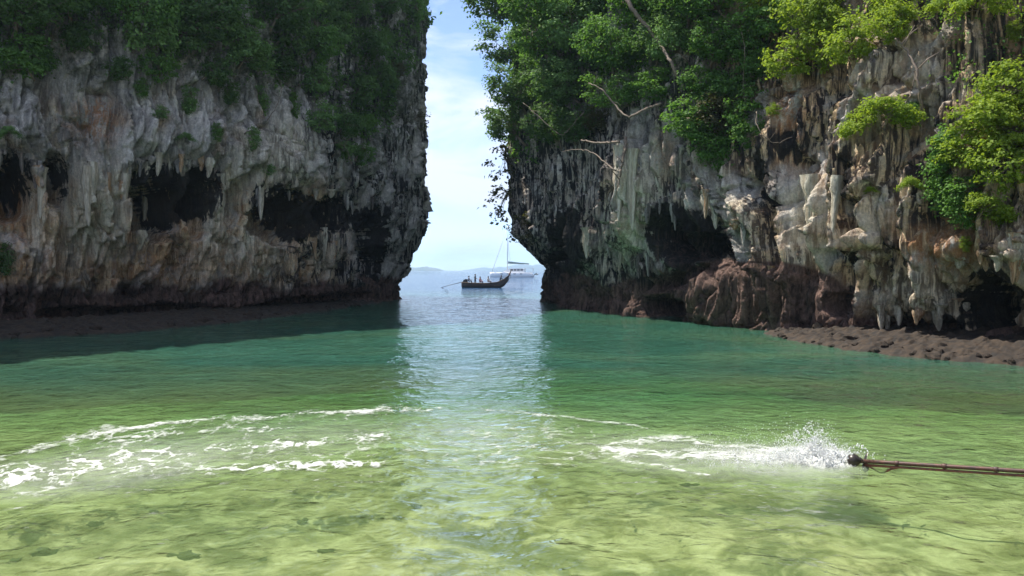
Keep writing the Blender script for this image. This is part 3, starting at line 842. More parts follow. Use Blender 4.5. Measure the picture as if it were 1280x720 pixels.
def stal(key, px, py, len_px, wid_px, kind, push=0.12):
    p, nrm = on_cliff(key, px, py, 6)
    Y = p.y
    o = link('stalactite', STALM[random.randrange(6)], CLIFFS[key]['obj'])
    hn = Vector((nrm.x, nrm.y, 0))
    if hn.length > 1e-3: hn.normalize()
    o.location = p - hn * push
    s_ = wid_px / FPX * Y
    o.scale = (s_, s_ * random.uniform(0.7, 1.1), len_px / FPX * Y)
    o.rotation_euler = (random.uniform(-.06, .06), random.uniform(-.06, .06), random.uniform(0, 6.28))
    o.material_slots[0].link = 'OBJECT'
    o.material_slots[0].material = STAL[kind]
def fringe(key, pts, n, lens, wids, kinds, push=0.25):
    xs = np.linspace(pts[0][0], pts[-1][0], n)
    for x in xs:
        x += random.uniform(-1, 1) * (pts[-1][0] - pts[0][0]) / n * 0.45
        y = np.interp(x, [p[0] for p in pts], [p[1] for p in pts]) + random.uniform(-3, 3)
        stal(key, x, y, random.uniform(*lens), random.uniform(*wids), random.choice(kinds), push)
# left cliff: lips of the caves
fringe('left', [(158, 225), (175, 208), (200, 200), (235, 200), (262, 205)], 9, (8, 26), (6, 14), ['grey', 'cream', 'tan', 'cream'])
fringe('left', [(2, 205), (25, 192), (48, 205)], 6, (14, 34), (7, 12), ['grey', 'tan', 'dark'])
fringe('left', [(300, 242), (340, 236), (385, 244), (440, 244)], 7, (7, 24), (6, 14), ['grey', 'grey', 'cream'])
fringe('left', [(442, 262), (465, 252), (488, 262)], 6, (8, 18), (4, 8), ['dark', 'grey'])
for a in [(44, 222, 70, 11, 'cream'), (108, 214, 66, 12, 'cream'), (122, 216, 84, 13, 'cream'), (137, 222, 70, 10, 'tan'), (150, 228, 96, 11, 'cream'), (276, 222, 60, 10, 'cream'), (318, 236, 60, 11, 'cream'),
          (177, 240, 34, 12, 'cream'), (197, 224, 24, 13, 'cream'), (174, 286, 26, 13, 'cream'), (392, 292, 40, 9, 'tan'), (404, 296, 36, 9, 'cream'), (416, 300, 32, 8, 'tan')]:  # the pale ones inside the arch stand in for daylight through holes
    stal('left', a[0], a[1], a[2] * random.uniform(0.6, 1.0), a[3] * 1.15, a[4], push=0.34)
for a in [(768, 188, 90, 13, 'cream'), (778, 192, 118, 13, 'cream'), (788, 198, 128, 14, 'cream'), (797, 200, 104, 11, 'cream'), (806, 202, 88, 11, 'grey'), (816, 205, 80, 11, 'cream'), (763, 215, 60, 10, 'grey'), (734, 292, 56, 10, 'cream'),
          (1000, 232, 112, 15, 'cream'), (1011, 230, 116, 15, 'cream'), (1021, 240, 100, 9, 'moss'), (1031, 236, 92, 12, 'cream'), (992, 240, 70, 12, 'grey'), (884, 236, 46, 10, 'cream'), (900, 252, 50, 10, 'cream'), (925, 268, 56, 11, 'grey'), (945, 285, 50, 10, 'cream')]:
    stal('right', a[0], a[1], a[2] * random.uniform(0.35, 0.75), a[3] * 1.25, a[4], push=0.38)
fringe('right', [(1090, 385), (1120, 390), (1160, 388), (1205, 380)], 11, (8, 34), (10, 22), ['cream', 'moss', 'tan', 'cream'])
fringe('right', [(1205, 330), (1235, 322), (1262, 330)], 5, (10, 30), (10, 20), ['tan', 'cream'])
fringe('right', [(806, 258), (826, 256), (846, 268)], 5, (10, 22), (4, 8), ['grey', 'dark'])
fringe('right', [(870, 232), (900, 262), (935, 305), (965, 330)], 7, (10, 34), (8, 16), ['grey', 'dark', 'tan'])
fringe('right', [(760, 318), (785, 322), (820, 330)], 9, (10, 26), (4, 9), ['grey', 'dark', 'cream'])
fringe('right', [(1258, 290), (1290, 300)], 5, (30, 60), (14, 22), ['tan', 'cream'])

# ------------------------------------------------------------------ plants
def tube(path, radii, sides=6):
    """tapered tube along points; returns (verts, quads)"""
    P = [Vector(p) for p in path]
    V = []; Q = []
    for i, p in enumerate(P):
        d = (P[min(i + 1, len(P) - 1)] - P[max(i - 1, 0)]).normalized()
        a = d.orthogonal().normalized() if abs(d.z) > 0.95 else d.cross(Vector((0, 0, 1))).normalized()
        b_ = d.cross(a).normalized()
        for k in range(sides):
            t_ = 2 * PI * k / sides
            V.append(p + (a * math.cos(t_) + b_ * math.sin(t_)) * radii[i])
    for i in range(len(P) - 1):
        for k in range(sides):
            Q.append((i * sides + k, i * sides + (k + 1) % sides, (i + 1) * sides + (k + 1) % sides, (i + 1) * sides + k))
    return V, Q

class MB:
    """collects shapes into one mesh"""
    def __init__(s): s.v = []; s.f = []
    def add(s, V, F):
        o = len(s.v)
        s.v += [tuple(p) for p in V]; s.f += [tuple(o + i for i in f) for f in F]
        return s
    def tube(s, path, radii, sides=6, caps=True):
        if not isinstance(radii, (list, tuple)): radii = [radii] * len(path)
        V, Q = tube(path, radii, sides)
        if caps:
            Q = Q + [tuple(range(sides))[::-1], tuple(range(len(V) - sides, len(V)))]
        return s.add(V, Q)
    def box(s, c, d, rz=0.0):
        x, y, z = d[0] / 2, d[1] / 2, d[2] / 2
        V = [(-x, -y, -z), (x, -y, -z), (x, y, -z), (-x, y, -z), (-x, -y, z), (x, -y, z), (x, y, z), (-x, y, z)]
        M = Matrix.Rotation(rz, 3, 'Z')
        V = [M @ Vector(p) + Vector(c) for p in V]
        return s.add(V, [(0, 3, 2, 1), (4, 5, 6, 7), (0, 1, 5, 4), (1, 2, 6, 5), (2, 3, 7, 6), (3, 0, 4, 7)])
    def mesh(s, name, mat=None, smooth=False):
        me = bpy.data.meshes.new(name)
        me.from_pydata(s.v, [], s.f)
        me.update()
        if smooth: me.polygons.foreach_set('use_smooth', np.ones(len(me.polygons), dtype=bool))
        if mat: me.materials.append(mat)
        return me
    def build(s, name, mat, parent=None, smooth=False):
        return link(name, s.mesh(name, mat, smooth), parent)

def leaves_mesh(pos, nrm, size, g, name='crown'):
    """many small folded leaves at pos facing nrm"""
    n_ = len(pos)
    nrm = nrm / np.maximum(np.linalg.norm(nrm, axis=1, keepdims=True), 1e-6)
    rv = g.normal(size=(n_, 3))
    t = np.cross(nrm, rv); t /= np.maximum(np.linalg.norm(t, axis=1, keepdims=True), 1e-6)
    b_ = np.cross(nrm, t)
    L = (size * g.uniform(0.65, 1.35, n_))[:, None]; W = L * g.uniform(0.28, 0.42, (n_, 1))
    base = pos - t * L * 0.5; tip = pos + t * L * 0.5 - nrm * L * 0.12
    l_ = pos + b_ * W + nrm * L * 0.07; r_ = pos - b_ * W + nrm * L * 0.07
    co = np.stack([base, l_, tip, r_], 1).reshape(-1, 3)
    i = np.arange(n_)[:, None] * 4
    tris = np.concatenate([i + np.array([[0, 1, 2]]), i + np.array([[0, 2, 3]])], 0)
    return mesh_np(name, co, None, False, tris)

def plant_template(seed, form, nclump, per, leaf):
    """unit plant of crown radius about 1: rooted at the origin, leaning out along -Y. returns (trunk mesh, crown mesh)"""
    g = np.random.default_rng(seed)
    C = []
    while len(C) < nclump:
        v = g.uniform(-1, 1, 3)
        r = np.linalg.norm(v)
        if r > 1: continue
        if form == 'tree':
            if r < 0.45: continue
            c = v * np.array([1.0, 0.9, 0.72]) + np.array([0, -0.75, 0.85])
            c *= 1 + 0.22 * math.sin(5 * v[0] + seed) * math.cos(4 * v[1] - seed)
        elif form == 'spread':                       # flat layered shrub
            if r < 0.3: continue
            c = v * np.array([1.15, 0.85, 0.30]) + np.array([0, -0.8, 0.42]); c[2] += 0.18 * round(2.2 * math.sin(3 * v[0] + seed))
        elif form == 'twig':                         # a few loose sprays of leaves on thin stalks
            c = v * np.array([1.0, 0.4, 0.95]) + np.array([0.0, -0.5, -0.1])
        elif form == 'hang':                         # drooping
            c = v * np.array([0.62, 0.45, 1.0]) + np.array([0, -0.55, -0.45]); c[0] *= 1.15 - 0.35 * (0.5 - c[2] * 0.5)
        else:                                        # bushy shrub
            if r < 0.35: continue
            c = v * np.array([1.0, 0.75, 0.75]) + np.array([0, -0.6, 0.45])
        C.append(c)
    C = np.array(C)
    pos = []; nr_ = []
    cen = C.mean(0)
    for c in C:
        k = int(per * g.uniform(0.5, 1.5))
        rc = g.uniform(0.09, 0.17)
        p = g.normal(size=(k, 3)) * np.array([rc, rc, rc * 0.55])
        pos.append(c + p)
        nr_.append(np.array([0, 0, 0.75]) + (c - cen) * 0.5 + p / rc * 0.25 + g.normal(size=(k, 3)) * 0.45)
    crown = leaves_mesh(np.vstack(pos), np.vstack(nr_), leaf, g)
    crown.materials.append(LEAF['mid'])
    mb = MB()
    fork = np.array([0.05 * math.sin(seed), -0.28, 0.34 if form != 'hang' else 0.18])
    mb.tube([(0, 0.15, -0.12), (0.02, -0.08, 0.12), tuple(fork)], [0.060, 0.048, 0.036], 6)
    order = g.permutation(len(C))
    for j, i in enumerate(order[:max(10, nclump // 3)]):
        c = C[i]
        mid = fork * 0.45 + c * 0.55 + g.normal(size=3) * 0.09 + np.array([0, 0, 0.06])
        r0 = 0.026 if j < 5 else 0.013
        mb.tube([tuple(fork), tuple(mid), tuple(c)], [r0, r0 * 0.62, 0.004], 4)
    trunk = mb.mesh('trunk', BARK, True)
    return trunk, crown
TPL = {
    'tree':  [plant_template(11 + k, 'tree', 90, 46, 0.092) for k in range(4)],
    'shrub': [plant_template(31 + k, 'shrub', 55, 38, 0.115) for k in range(4)],
    'spread': [plant_template(51 + k, 'spread', 60, 40, 0.115) for k in range(3)],
    'twig':  [plant_template(91 + k, 'twig', 26, 12, 0.16) for k in range(3)],
    'hang':  [plant_template(71 + k, 'hang', 60, 36, 0.105) for k in range(3)],
}
def plant(key, px, py, r_px, form, leaf, name, label, group, depth=None, rz=None, tpl=None):
    """plant rooted on the rock so that its crown shows around (px, py) with radius r_px"""
    p, nrm = on_cliff(key, px, py, 8)
    Y = depth or p.y
    r = r_px / FPX * Y
    h = Vector((nrm.x, nrm.y, 0))
    h = h.normalized() if h.length > 0.05 else Vector((0, -1, 0))
    lift = {'tree': 0.75, 'shrub': 0.4, 'spread': 0.35, 'hang': -0.45, 'twig': 0.0}[form]
    q, n2 = on_cliff(key, px, py + r_px * lift, 8)
    root = bpy.data.objects.new(name, None)
    COL.objects.link(root)
    root.location = q - h * 0.05 * r
    root.rotation_euler = (0, 0, math.atan2(h.y, h.x) + PI / 2 + (random.uniform(-.5, .5) if rz is None else rz))
    root.scale = (r, r * random.uniform(0.85, 1.1), r * random.uniform(0.85, 1.15))
    tag(root, label, 'tree' if form == 'tree' else 'shrub', group)
    tr, cr_ = random.choice(TPL[form]) if tpl is None else TPL[form][tpl]
    link('trunk', tr, root)
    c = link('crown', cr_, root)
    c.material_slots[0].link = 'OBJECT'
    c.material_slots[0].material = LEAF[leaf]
    return root

ORD = ['first', 'second', 'third', 'fourth', 'fifth', 'sixth', 'seventh', 'eighth', 'ninth', 'tenth', 'eleventh', 'twelfth', 'thirteenth', 'fourteenth']
def row(key, items, name, form, leaf, what, where, group):
    """a row of plants from left to right, each told apart by its place in the row"""
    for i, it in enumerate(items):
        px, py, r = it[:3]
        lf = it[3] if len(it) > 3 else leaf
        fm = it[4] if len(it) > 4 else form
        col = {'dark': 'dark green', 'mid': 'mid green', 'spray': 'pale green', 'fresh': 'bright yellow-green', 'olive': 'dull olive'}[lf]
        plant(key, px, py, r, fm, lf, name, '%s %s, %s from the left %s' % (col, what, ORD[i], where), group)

# left cliff
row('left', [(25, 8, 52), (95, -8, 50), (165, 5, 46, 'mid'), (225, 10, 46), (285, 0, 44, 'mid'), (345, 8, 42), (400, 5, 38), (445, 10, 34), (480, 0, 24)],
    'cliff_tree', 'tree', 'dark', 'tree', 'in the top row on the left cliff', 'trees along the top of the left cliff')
row('left', [(15, 62, 40, 'mid'), (62, 72, 22), (118, 48, 26), (176, 38, 40, 'spray'), (240, 45, 36), (300, 42, 34, 'spray'), (350, 50, 34), (395, 55, 30, 'mid'), (432, 48, 26, 'spray'), (462, 62, 26)],
    'cliff_shrub', 'shrub', 'dark', 'shrub', 'in the left cliff second row', 'shrubs in the second row on the left cliff')
row('left', [(40, 95, 26, 'mid', 'spread'), (150, 88, 20), (205, 92, 24, 'mid'), (258, 82, 24), (305, 75, 28, 'spray', 'spread'), (360, 92, 20), (402, 110, 22, 'spray'), (446, 118, 26), (478, 105, 20)],
    'cliff_shrub', 'shrub', 'dark', 'shrub', 'in the left cliff third row', 'shrubs in the third row on the left cliff')
row('left', [(405, 145, 22, 'spray'), (432, 160, 24), (462, 155, 20, 'mid'), (425, 188, 20, 'spray', 'spread'), (452, 195, 20, 'mid')],
    'cliff_shrub', 'shrub', 'dark', 'small shrub', 'in the green gully of the left cliff', 'shrubs in the green gully of the left cliff')
row('left', [(178, 116, 15, 'mid'), (236, 120, 18, 'spray'), (286, 112, 19), (332, 122, 20, 'spray'), (376, 128, 18, 'mid')],
    'cliff_shrub', 'hang', 'dark', 'trailing plant', 'in the left cliff lowest row', 'trailing plants in the lowest row on the left cliff')
for px, py, r, lf, fm, lab in [
    (12, 172, 13, 'spray', 'spread', 'small bright tuft on bare rock above the leftmost cave'),
    (205, 138, 11, 'spray', 'shrub', 'little green tuft on grey rock above the arched cave'),
    (237, 178, 10, 'spray', 'spread', 'tiny green sprig just above the arched cave mouth'),
    (272, 158, 11, 'mid', 'hang', 'small green plant hanging in the crack right of the arched cave'),
    (308, 172, 17, 'spray', 'hang', 'leafy tuft drooping on the pale buttress of the left cliff'),
    (345, 218, 9, 'spray', 'shrub', 'small green tuft over the wide low cave of the left cliff'),
    (526, 15, 16, 'mid', 'twig', 'leafy sprig sticking out at the top of the gap, left side'),
    (526, 45, 12, 'mid', 'twig', 'small sprig sticking out into the gap below the top one'),
    (527, 145, 16, 'olive', 'twig', 'olive sprig dangling from the left cliff edge halfway up the gap'),
    (500, 90, 13, 'olive', 'shrub', 'small shrub clinging to the dark seaward edge of the left cliff'),
    (12, 320, 20, 'dark', 'hang', 'dark green creeper clump low on the left cliff by the frame edge')]:
    plant('left', px, py, r, fm, lf, 'cliff_shrub', lab, 'single tufts on the left cliff')

# right cliff
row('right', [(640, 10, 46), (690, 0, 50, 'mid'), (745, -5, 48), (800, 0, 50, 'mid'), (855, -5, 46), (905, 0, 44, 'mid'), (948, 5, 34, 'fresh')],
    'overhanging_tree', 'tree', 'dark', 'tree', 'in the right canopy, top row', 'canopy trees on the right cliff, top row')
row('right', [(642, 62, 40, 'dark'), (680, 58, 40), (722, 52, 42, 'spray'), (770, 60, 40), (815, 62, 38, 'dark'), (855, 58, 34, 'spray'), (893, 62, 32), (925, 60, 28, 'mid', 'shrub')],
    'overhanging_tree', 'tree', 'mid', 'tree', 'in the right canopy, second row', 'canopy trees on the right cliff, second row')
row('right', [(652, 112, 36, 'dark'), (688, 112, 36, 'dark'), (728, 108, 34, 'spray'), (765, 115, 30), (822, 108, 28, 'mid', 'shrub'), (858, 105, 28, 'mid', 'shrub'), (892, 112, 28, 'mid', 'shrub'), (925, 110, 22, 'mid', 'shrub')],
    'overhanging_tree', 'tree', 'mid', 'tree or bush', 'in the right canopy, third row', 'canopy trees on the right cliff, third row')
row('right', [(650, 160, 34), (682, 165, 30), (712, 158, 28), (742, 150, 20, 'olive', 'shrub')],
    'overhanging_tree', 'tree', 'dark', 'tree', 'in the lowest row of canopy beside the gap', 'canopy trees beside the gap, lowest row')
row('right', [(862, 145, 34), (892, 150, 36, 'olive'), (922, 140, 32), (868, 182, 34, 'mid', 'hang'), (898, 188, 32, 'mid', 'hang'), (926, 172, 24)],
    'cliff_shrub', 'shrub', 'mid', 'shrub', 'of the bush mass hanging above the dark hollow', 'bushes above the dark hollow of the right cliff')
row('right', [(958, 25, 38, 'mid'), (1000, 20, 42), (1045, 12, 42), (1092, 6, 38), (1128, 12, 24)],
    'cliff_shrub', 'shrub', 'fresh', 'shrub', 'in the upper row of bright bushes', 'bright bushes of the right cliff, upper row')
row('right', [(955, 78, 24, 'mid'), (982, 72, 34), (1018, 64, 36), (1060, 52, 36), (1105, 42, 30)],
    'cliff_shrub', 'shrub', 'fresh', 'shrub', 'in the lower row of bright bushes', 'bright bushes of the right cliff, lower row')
for px, py, r, lf, fm, lab in [
    (630, 205, 30, 'olive', 'twig', 'thin olive foliage drooping in the gap below the canopy'),
    (634, 245, 30, 'olive', 'twig', 'sparse olive twigs hanging beside the right cliff edge in the gap'),
    (645, 285, 24, 'olive', 'twig', 'lowest sparse twigs hanging over the sea by the catamaran mast'),
    (958, 135, 10, 'fresh', 'shrub', 'little yellow-green tuft below the lower bright bushes'),
    (1062, 152, 30, 'fresh', 'spread', 'yellow-green flat shrub on the rock below the bare crooked trunk, left'),
    (1105, 152, 33, 'fresh', 'spread', 'yellow-green flat shrub on the rock beside the bare crooked trunk'),
    (1140, 145, 12, 'mid', 'shrub', 'small green plant at the foot of the bare crooked trunk'),
    (1180, 10, 30, 'fresh', 'spread', 'sunlit shrub on the cliff edge above the big grey block'),
    (1218, 8, 33, 'fresh', 'spread', 'yellow-green shrub at the top edge near the right corner'),
    (1272, 40, 14, 'fresh', 'hang', 'bright sprig hanging at the upper right corner'),
    (1262, 105, 41, 'fresh', 'shrub', 'bright bush on the right frame edge, the highest of the big clump'),
    (1240, 145, 41, 'fresh', 'shrub', 'bright bush in the upper middle of the big right clump'),
    (1272, 160, 33, 'fresh', 'shrub', 'bright bush on the right frame edge, second of the big clump'),
    (1215, 185, 38, 'fresh', 'shrub', 'bright bush in the middle of the big right clump'),
    (1175, 195, 35, 'mid', 'shrub', 'mid green bush at the left shoulder of the big right clump'),
    (1255, 215, 41, 'fresh', 'shrub', 'yellow-green bush low in the big right clump'),
    (1165, 235, 38, 'mid', 'hang', 'green curtain of leaves hanging at the left of the big right clump'),
    (1185, 260, 35, 'mid', 'hang', 'drooping green leaves at the bottom of the big right clump'),
    (1220, 265, 27, 'fresh', 'spread', 'yellow leafed shrub under the big right clump'),
    (1262, 265, 30, 'fresh', 'hang', 'yellow leafed plant hanging at the right frame edge above the cave'),
    (1132, 232, 14, 'fresh', 'spread', 'small yellow sprig on pale rock left of the green curtain'),
    (1085, 240, 8, 'fresh', 'spread', 'tiny yellow sprig on the tall fluted rock'),
    (1205, 300, 12, 'fresh', 'hang', 'small bright tuft below the big right clump')]:
    plant('right', px, py, r, fm, lf, 'cliff_shrub', lab, 'single shrubs on the right cliff')

# creepers and undergrowth nobody could count
def creeper(key, n_leaf, bound, seed, leaf, size, label):
    g = np.random.default_rng(seed)
    c = CLIFFS[key]
    vis = np.nonzero(c['ok'] & (c['py'] > -60) & (c['px'] > -80) & (c['px'] < 1360) & (c['cave'] < 0.2))[0]
    bx = np.interp(c['px'][vis], [b_[0] for b_ in bound], [b_[1] for b_ in bound])
    dens = fbm(c['px'][vis] * 0.022, c['py'][vis] * 0.022, 4, seed % 30, 0.6)
    wgt = np.clip((bx - c['py'][vis]) / 45 + 0.9 * dens, 0, 1) * np.clip(dens * 2.2 + 0.55, 0, 1) * (c['co'][vis, 1] / 40) ** 1.0
    pick = g.choice(vis, size=n_leaf, p=wgt / wgt.sum())
    nrm = c['n'][pick]
    out = g.exponential(0.22, n_leaf)[:, None]
    pos = c['co'][pick] + nrm * out + g.normal(size=(n_leaf, 3)) * 0.12
    nn = nrm * 0.5 + np.array([0, 0, 0.7]) + g.normal(size=(n_leaf, 3)) * 0.5
    sz = size * c['co'][pick, 1] / 40
    me = leaves_mesh(pos, nn, sz, g, 'creeper_foliage')
    o = link('creeper_foliage', me, None, LEAF[leaf])
    tag(o, label, 'foliage', kind='stuff')
creeper('left', 30000, [(-100, 130), (0, 110), (60, 70), (150, 60), (220, 85), (300, 115), (380, 100), (430, 190), (480, 160), (530, 60)], 5, 'dark', 0.21, 'dark creepers and undergrowth covering the upper left cliff')
creeper('right', 42000, [(600, 200), (700, 185), (760, 140), (830, 130), (880, 190), (940, 130), (1000, 70), (1060, 35), (1120, 20), (1160, 60), (1200, 130), (1280, 150)], 8, 'mid', 0.19, 'creepers and undergrowth between the trees of the right cliff')

# bare trunks, branches and roots
def bare(name, label, pts, key, r0, r1, out=0.5, mat=PALEBARK, twigs=0, group='bare branches on the right cliff'):
    P = []
    for (px, py) in pts:
        p, nrm = on_cliff(key, px, py, 6)
        P.append((px, py, p.y))
    ym = [p[2] for p in P]
    y0 = min(ym)
    W = [world(px, py, y0 * 0.6 + y * 0.4 - out) for px, py, y in P]
    C = catmull([tuple(v) for v in W], 6)
    C = C + rng.normal(size=C.shape) * 0.025
    k = len(C)
    base = link(name, None)
    base.location = W[0]
    tag(base, label, 'branch', group)
    mb = MB()
    mb.tube([Vector(c) - W[0] for c in C], [0.68 * (r0 + (r1 - r0) * i / (k - 1)) for i in range(k)], 7)
    mb.build('limb', mat, base, True)
    for j in range(twigs):
        i = random.randrange(k // 3, k)
        a = Vector(C[i]) - W[0]
        d = Vector((random.uniform(-1, 1), random.uniform(-.5, .2), random.uniform(-.3, 1))).normalized() * random.uniform(0.5, 1.2)
        tm = MB(); tm.tube([a, a + d * 0.5 + Vector((0, 0, .08)), a + d], [r1 * 0.7, r1 * 0.5, r1 * 0.2], 5)
        tm.build('twig', mat, base, True)
bare('bare_branch', 'thick pale leaning trunk crossing the canopy at the top', [(776, -14), (790, 10), (806, 30), (824, 54), (838, 76), (846, 96)], 'right', 0.20, 0.11, 1.6)
bare('bare_branch', 'crooked pale branch in a V under the right canopy', [(826, 129), (806, 137), (784, 146), (768, 130), (752, 112), (736, 104)], 'right', 0.12, 0.05, 1.4, twigs=3)
bare('bare_branch', 'short thick pale branch pointing to the gap below the V branch', [(774, 178), (756, 178), (742, 178), (727, 175)], 'right', 0.12, 0.07, 1.2)
bare('bare_branch', 'thin dark branch arching over the grey face toward the gap', [(770, 214), (755, 202), (738, 190), (720, 187), (702, 190)], 'right', 0.08, 0.03, 1.0, twigs=3)
bare('bare_branch', 'slender branch crossing the lowest dark canopy', [(730, 140), (712, 160), (700, 168), (676, 148), (654, 128)], 'right', 0.06, 0.025, 2.6, twigs=2)
bare('dead_sapling', 'bare crooked forked trunk on the rock below the bright bushes', [(1154, 138), (1148, 108), (1143, 80), (1132, 62), (1120, 48)], 'right', 0.09, 0.05, 0.7, twigs=3)
bare('dead_sapling', 'thinner bare stem beside the crooked forked trunk', [(1134, 128), (1143, 100), (1146, 78)], 'right', 0.035, 0.03, 0.75)
bare('hanging_root', 'long thin root hanging among the bushes above the dark hollow', [(928, 40), (931, 75), (929, 105), (932, 130)], 'right', 0.03, 0.015, 0.9)
bare('hanging_root', 'grey root looping down the rock right of the dark hollow', [(945, 140), (950, 165), (968, 178), (990, 172)], 'right', 0.035, 0.015, 0.4, twigs=2)
bare('hanging_root', 'braided pale root running down beside the cream stalactite curtain', [(782, 172), (780, 195), (776, 215), (772, 235)], 'right', 0.16, 0.06, 0.35, twigs=2)
bare('hanging_root', 'dry root hanging in the shaded shrubs of the left cliff', [(232, 48), (236, 66), (226, 84), (230, 100)], 'left', 0.04, 0.02, 0.8, group='bare branches on the left cliff')
bare('bare_branch', 'twisted bare twigs above the pale buttress on the left cliff', [(335, 150), (348, 128), (352, 108), (345, 92)], 'left', 0.04, 0.02, 0.8, twigs=3, group='bare branches on the left cliff')
bare('bare_branch', 'thin bare branches low in the green gully of the left cliff', [(440, 205), (432, 185), (420, 178), (408, 182)], 'left', 0.04, 0.02, 0.9, twigs=4, group='bare branches on the left cliff')

# ------------------------------------------------------------------ wake foam on the water
def foam_material():
    m, t, n, l, b, out = new_mat('sea_foam')
    co = n.new('ShaderNodeTexCoord').outputs['Object']
    b.inputs['Base Color'].default_value = (0.56, 0.57, 0.54, 1)
    b.inputs['Roughness'].default_value = 0.7
    at = n.new('ShaderNodeAttribute'); at.attribute_name = 'cover'
    f = noise_node(n, l, co, 16.0, 5, 0.75, 0.6)
    f2 = noise_node(n, l, co, 55.0, 3, 0.7)
    h = math_node(n, l, 'ADD', math_node(n, l, 'MULTIPLY', f, 0.65), math_node(n, l, 'MULTIPLY', f2, 0.35))
    # bubbles thin out where the cover is low
    f0 = noise_node(n, l, co, 5.0, 6, 0.7, 0.8)
    h2 = math_node(n, l, 'ADD', math_node(n, l, 'MULTIPLY', f0, 1.3), math_node(n, l, 'MULTIPLY', h, 1.3))
    a = math_node(n, l, 'MULTIPLY', math_node(n, l, 'SUBTRACT', math_node(n, l, 'ADD', math_node(n, l, 'MULTIPLY', at.outputs['Fac'], 1.25), h2), 1.70), 1.25, True)
    am = n.new('ShaderNodeAttribute'); am.attribute_name = 'milk'
    mk = math_node(n, l, 'MULTIPLY', am.outputs['Fac'], math_node(n, l, 'ADD', math_node(n, l, 'MULTIPLY', f0, 0.9), -0.1))
    a = math_node(n, l, 'MAXIMUM', math_node(n, l, 'MULTIPLY', a, 0.88), mk)
    tr = n.new('ShaderNodeBsdfTransparent')
    ms = n.new('ShaderNodeMixShader')
    l.new(a, ms.inputs[0]); l.new(tr.outputs[0], ms.inputs[1]); l.new(b.outputs[0], ms.inputs[2])
    l.new(ms.outputs[0], out.inputs[0])
    l.new(bump_node(n, l, h, 0.6, 0.02), b.inputs['Normal'])
    return m
FOAM = foam_material()

def foam_sheet(name, label, x0, x1, y0, y1, nx_, ny_, cover, milk):
    PX, PY = np.meshgrid(np.linspace(x0, x1, nx_), np.linspace(y1, y0, ny_))
    Y = CAM_H * FPX / (PY - HORIZON)
    X = (PX - 640) / FPX * Y
    c = np.clip(cover(PX, PY, X, Y), 0, 1)
    Z = wave_z(X, Y) + 0.012 + 0.03 * c * np.clip(0.5 + fbm(X * 5, Y * 5, 3, 14), 0, 1)
    q = grid_quads(ny_, nx_)
    mk = np.clip(milk(PX, PY, X, Y), 0, 1)
    keep = (c.ravel()[q].max(1) > 0.22) | (mk.ravel()[q].max(1) > 0.03)
    q = q[keep]
    used = np.unique(q); mapi = np.full(nx_ * ny_, -1); mapi[used] = np.arange(len(used))
    me = mesh_np(name, np.stack([X, Y, Z], -1).reshape(-1, 3)[used], mapi[q])
    attr(me, 'cover', c.ravel()[used]); attr(me, 'milk', mk.ravel()[used])
    o = link(name, me, None, FOAM)
    tag(o, label, 'foam', kind='stuff')

def line_d(PX, PY, pts, wpts):
    """0..1 closeness to a polyline given as y(x) with half-width w(x), in photograph pixels"""
    xs = [p[0] for p in pts]
    y = np.interp(PX, xs, [p[1] for p in pts]); w_ = np.interp(PX, xs, wpts)
    inside = (PX > xs[0]) & (PX < xs[-1])
    return inside * np.clip(1 - np.abs(PY - y) / np.maximum(w_, 0.1), 0, 1)

def cover_left(PX, PY, X, Y):
    j = 6 * fbm(X * 0.9, Y * 0.6, 3, 22); j2 = 3 * fbm(X * 3, Y * 1.6, 3, 24)
    py = PY + j + j2
    arc = line_d(PX, py, [(-10, 578), (60, 556), (130, 540), (220, 530), (330, 521), (430, 516), (520, 511), (560, 508)], [8, 7, 6, 5, 6, 7, 6, 3])
    wx = X + 0.30 * fbm(X * 1.2, Y * 1.0, 3, 26); wy = Y + 0.30 * fbm(X * 1.2 + 9, Y * 1.0, 3, 27)
    ridge = 1 - np.abs(fbm(wx * 1.25, wy * 1.0, 4, 28, 0.58)) * 3.6
    ridge2 = 1 - np.abs(fbm(wx * 3.0 + 3, wy * 2.0, 4, 29, 0.6)) * 3.6
    up = np.interp(PX, [-10, 60, 130, 220, 330, 430, 560], [580, 556, 540, 530, 521, 516, 508])
    lo = np.interp(PX, [-10, 100, 200, 300, 400, 500, 600], [628, 622, 606, 596, 592, 588, 560])
    reg = sstep(-4, 6, PY - up) * sstep(6, -10, PY - lo) * np.interp(PX, [0, 300, 480, 540], [1, 1, 0.85, 0])
    band = np.clip(line_d(PX, py, [(-10, 600), (90, 590), (200, 572), (300, 560), (420, 552), (480, 545)], [24, 20, 12, 10, 9, 4]) * 1.1
                   + line_d(PX, py, [(60, 590), (160, 582), (260, 585), (380, 582), (520, 578)], [10, 9, 8, 7, 4]), 0, 1)
    lace = np.maximum(ridge, 0) ** 1.6 * (0.70 + 0.45 * band) + np.maximum(ridge2, 0) ** 1.5 * (0.22 + 0.75 * band) + 0.10 * band
    pat = np.clip(0.35 + 1.4 * fbm(X * 0.5, Y * 0.45, 3, 31), 0, 1)
    return np.maximum(arc * (0.38 + 0.35 * pat) + 0.40 * arc * np.maximum(ridge2, 0), reg * lace * (0.5 + 0.7 * pat))
foam_sheet('wake_foam', 'lacy white wake foam curving across the green water', -30, 600, 500, 632, 700, 220, cover_left, lambda PX, PY, X, Y: 0.42 * ell(PX, PY, (110, 592, 150, 26, -7), 0.6) + 0.22 * ell(PX, PY, (330, 556, 190, 24, -6), 0.6))

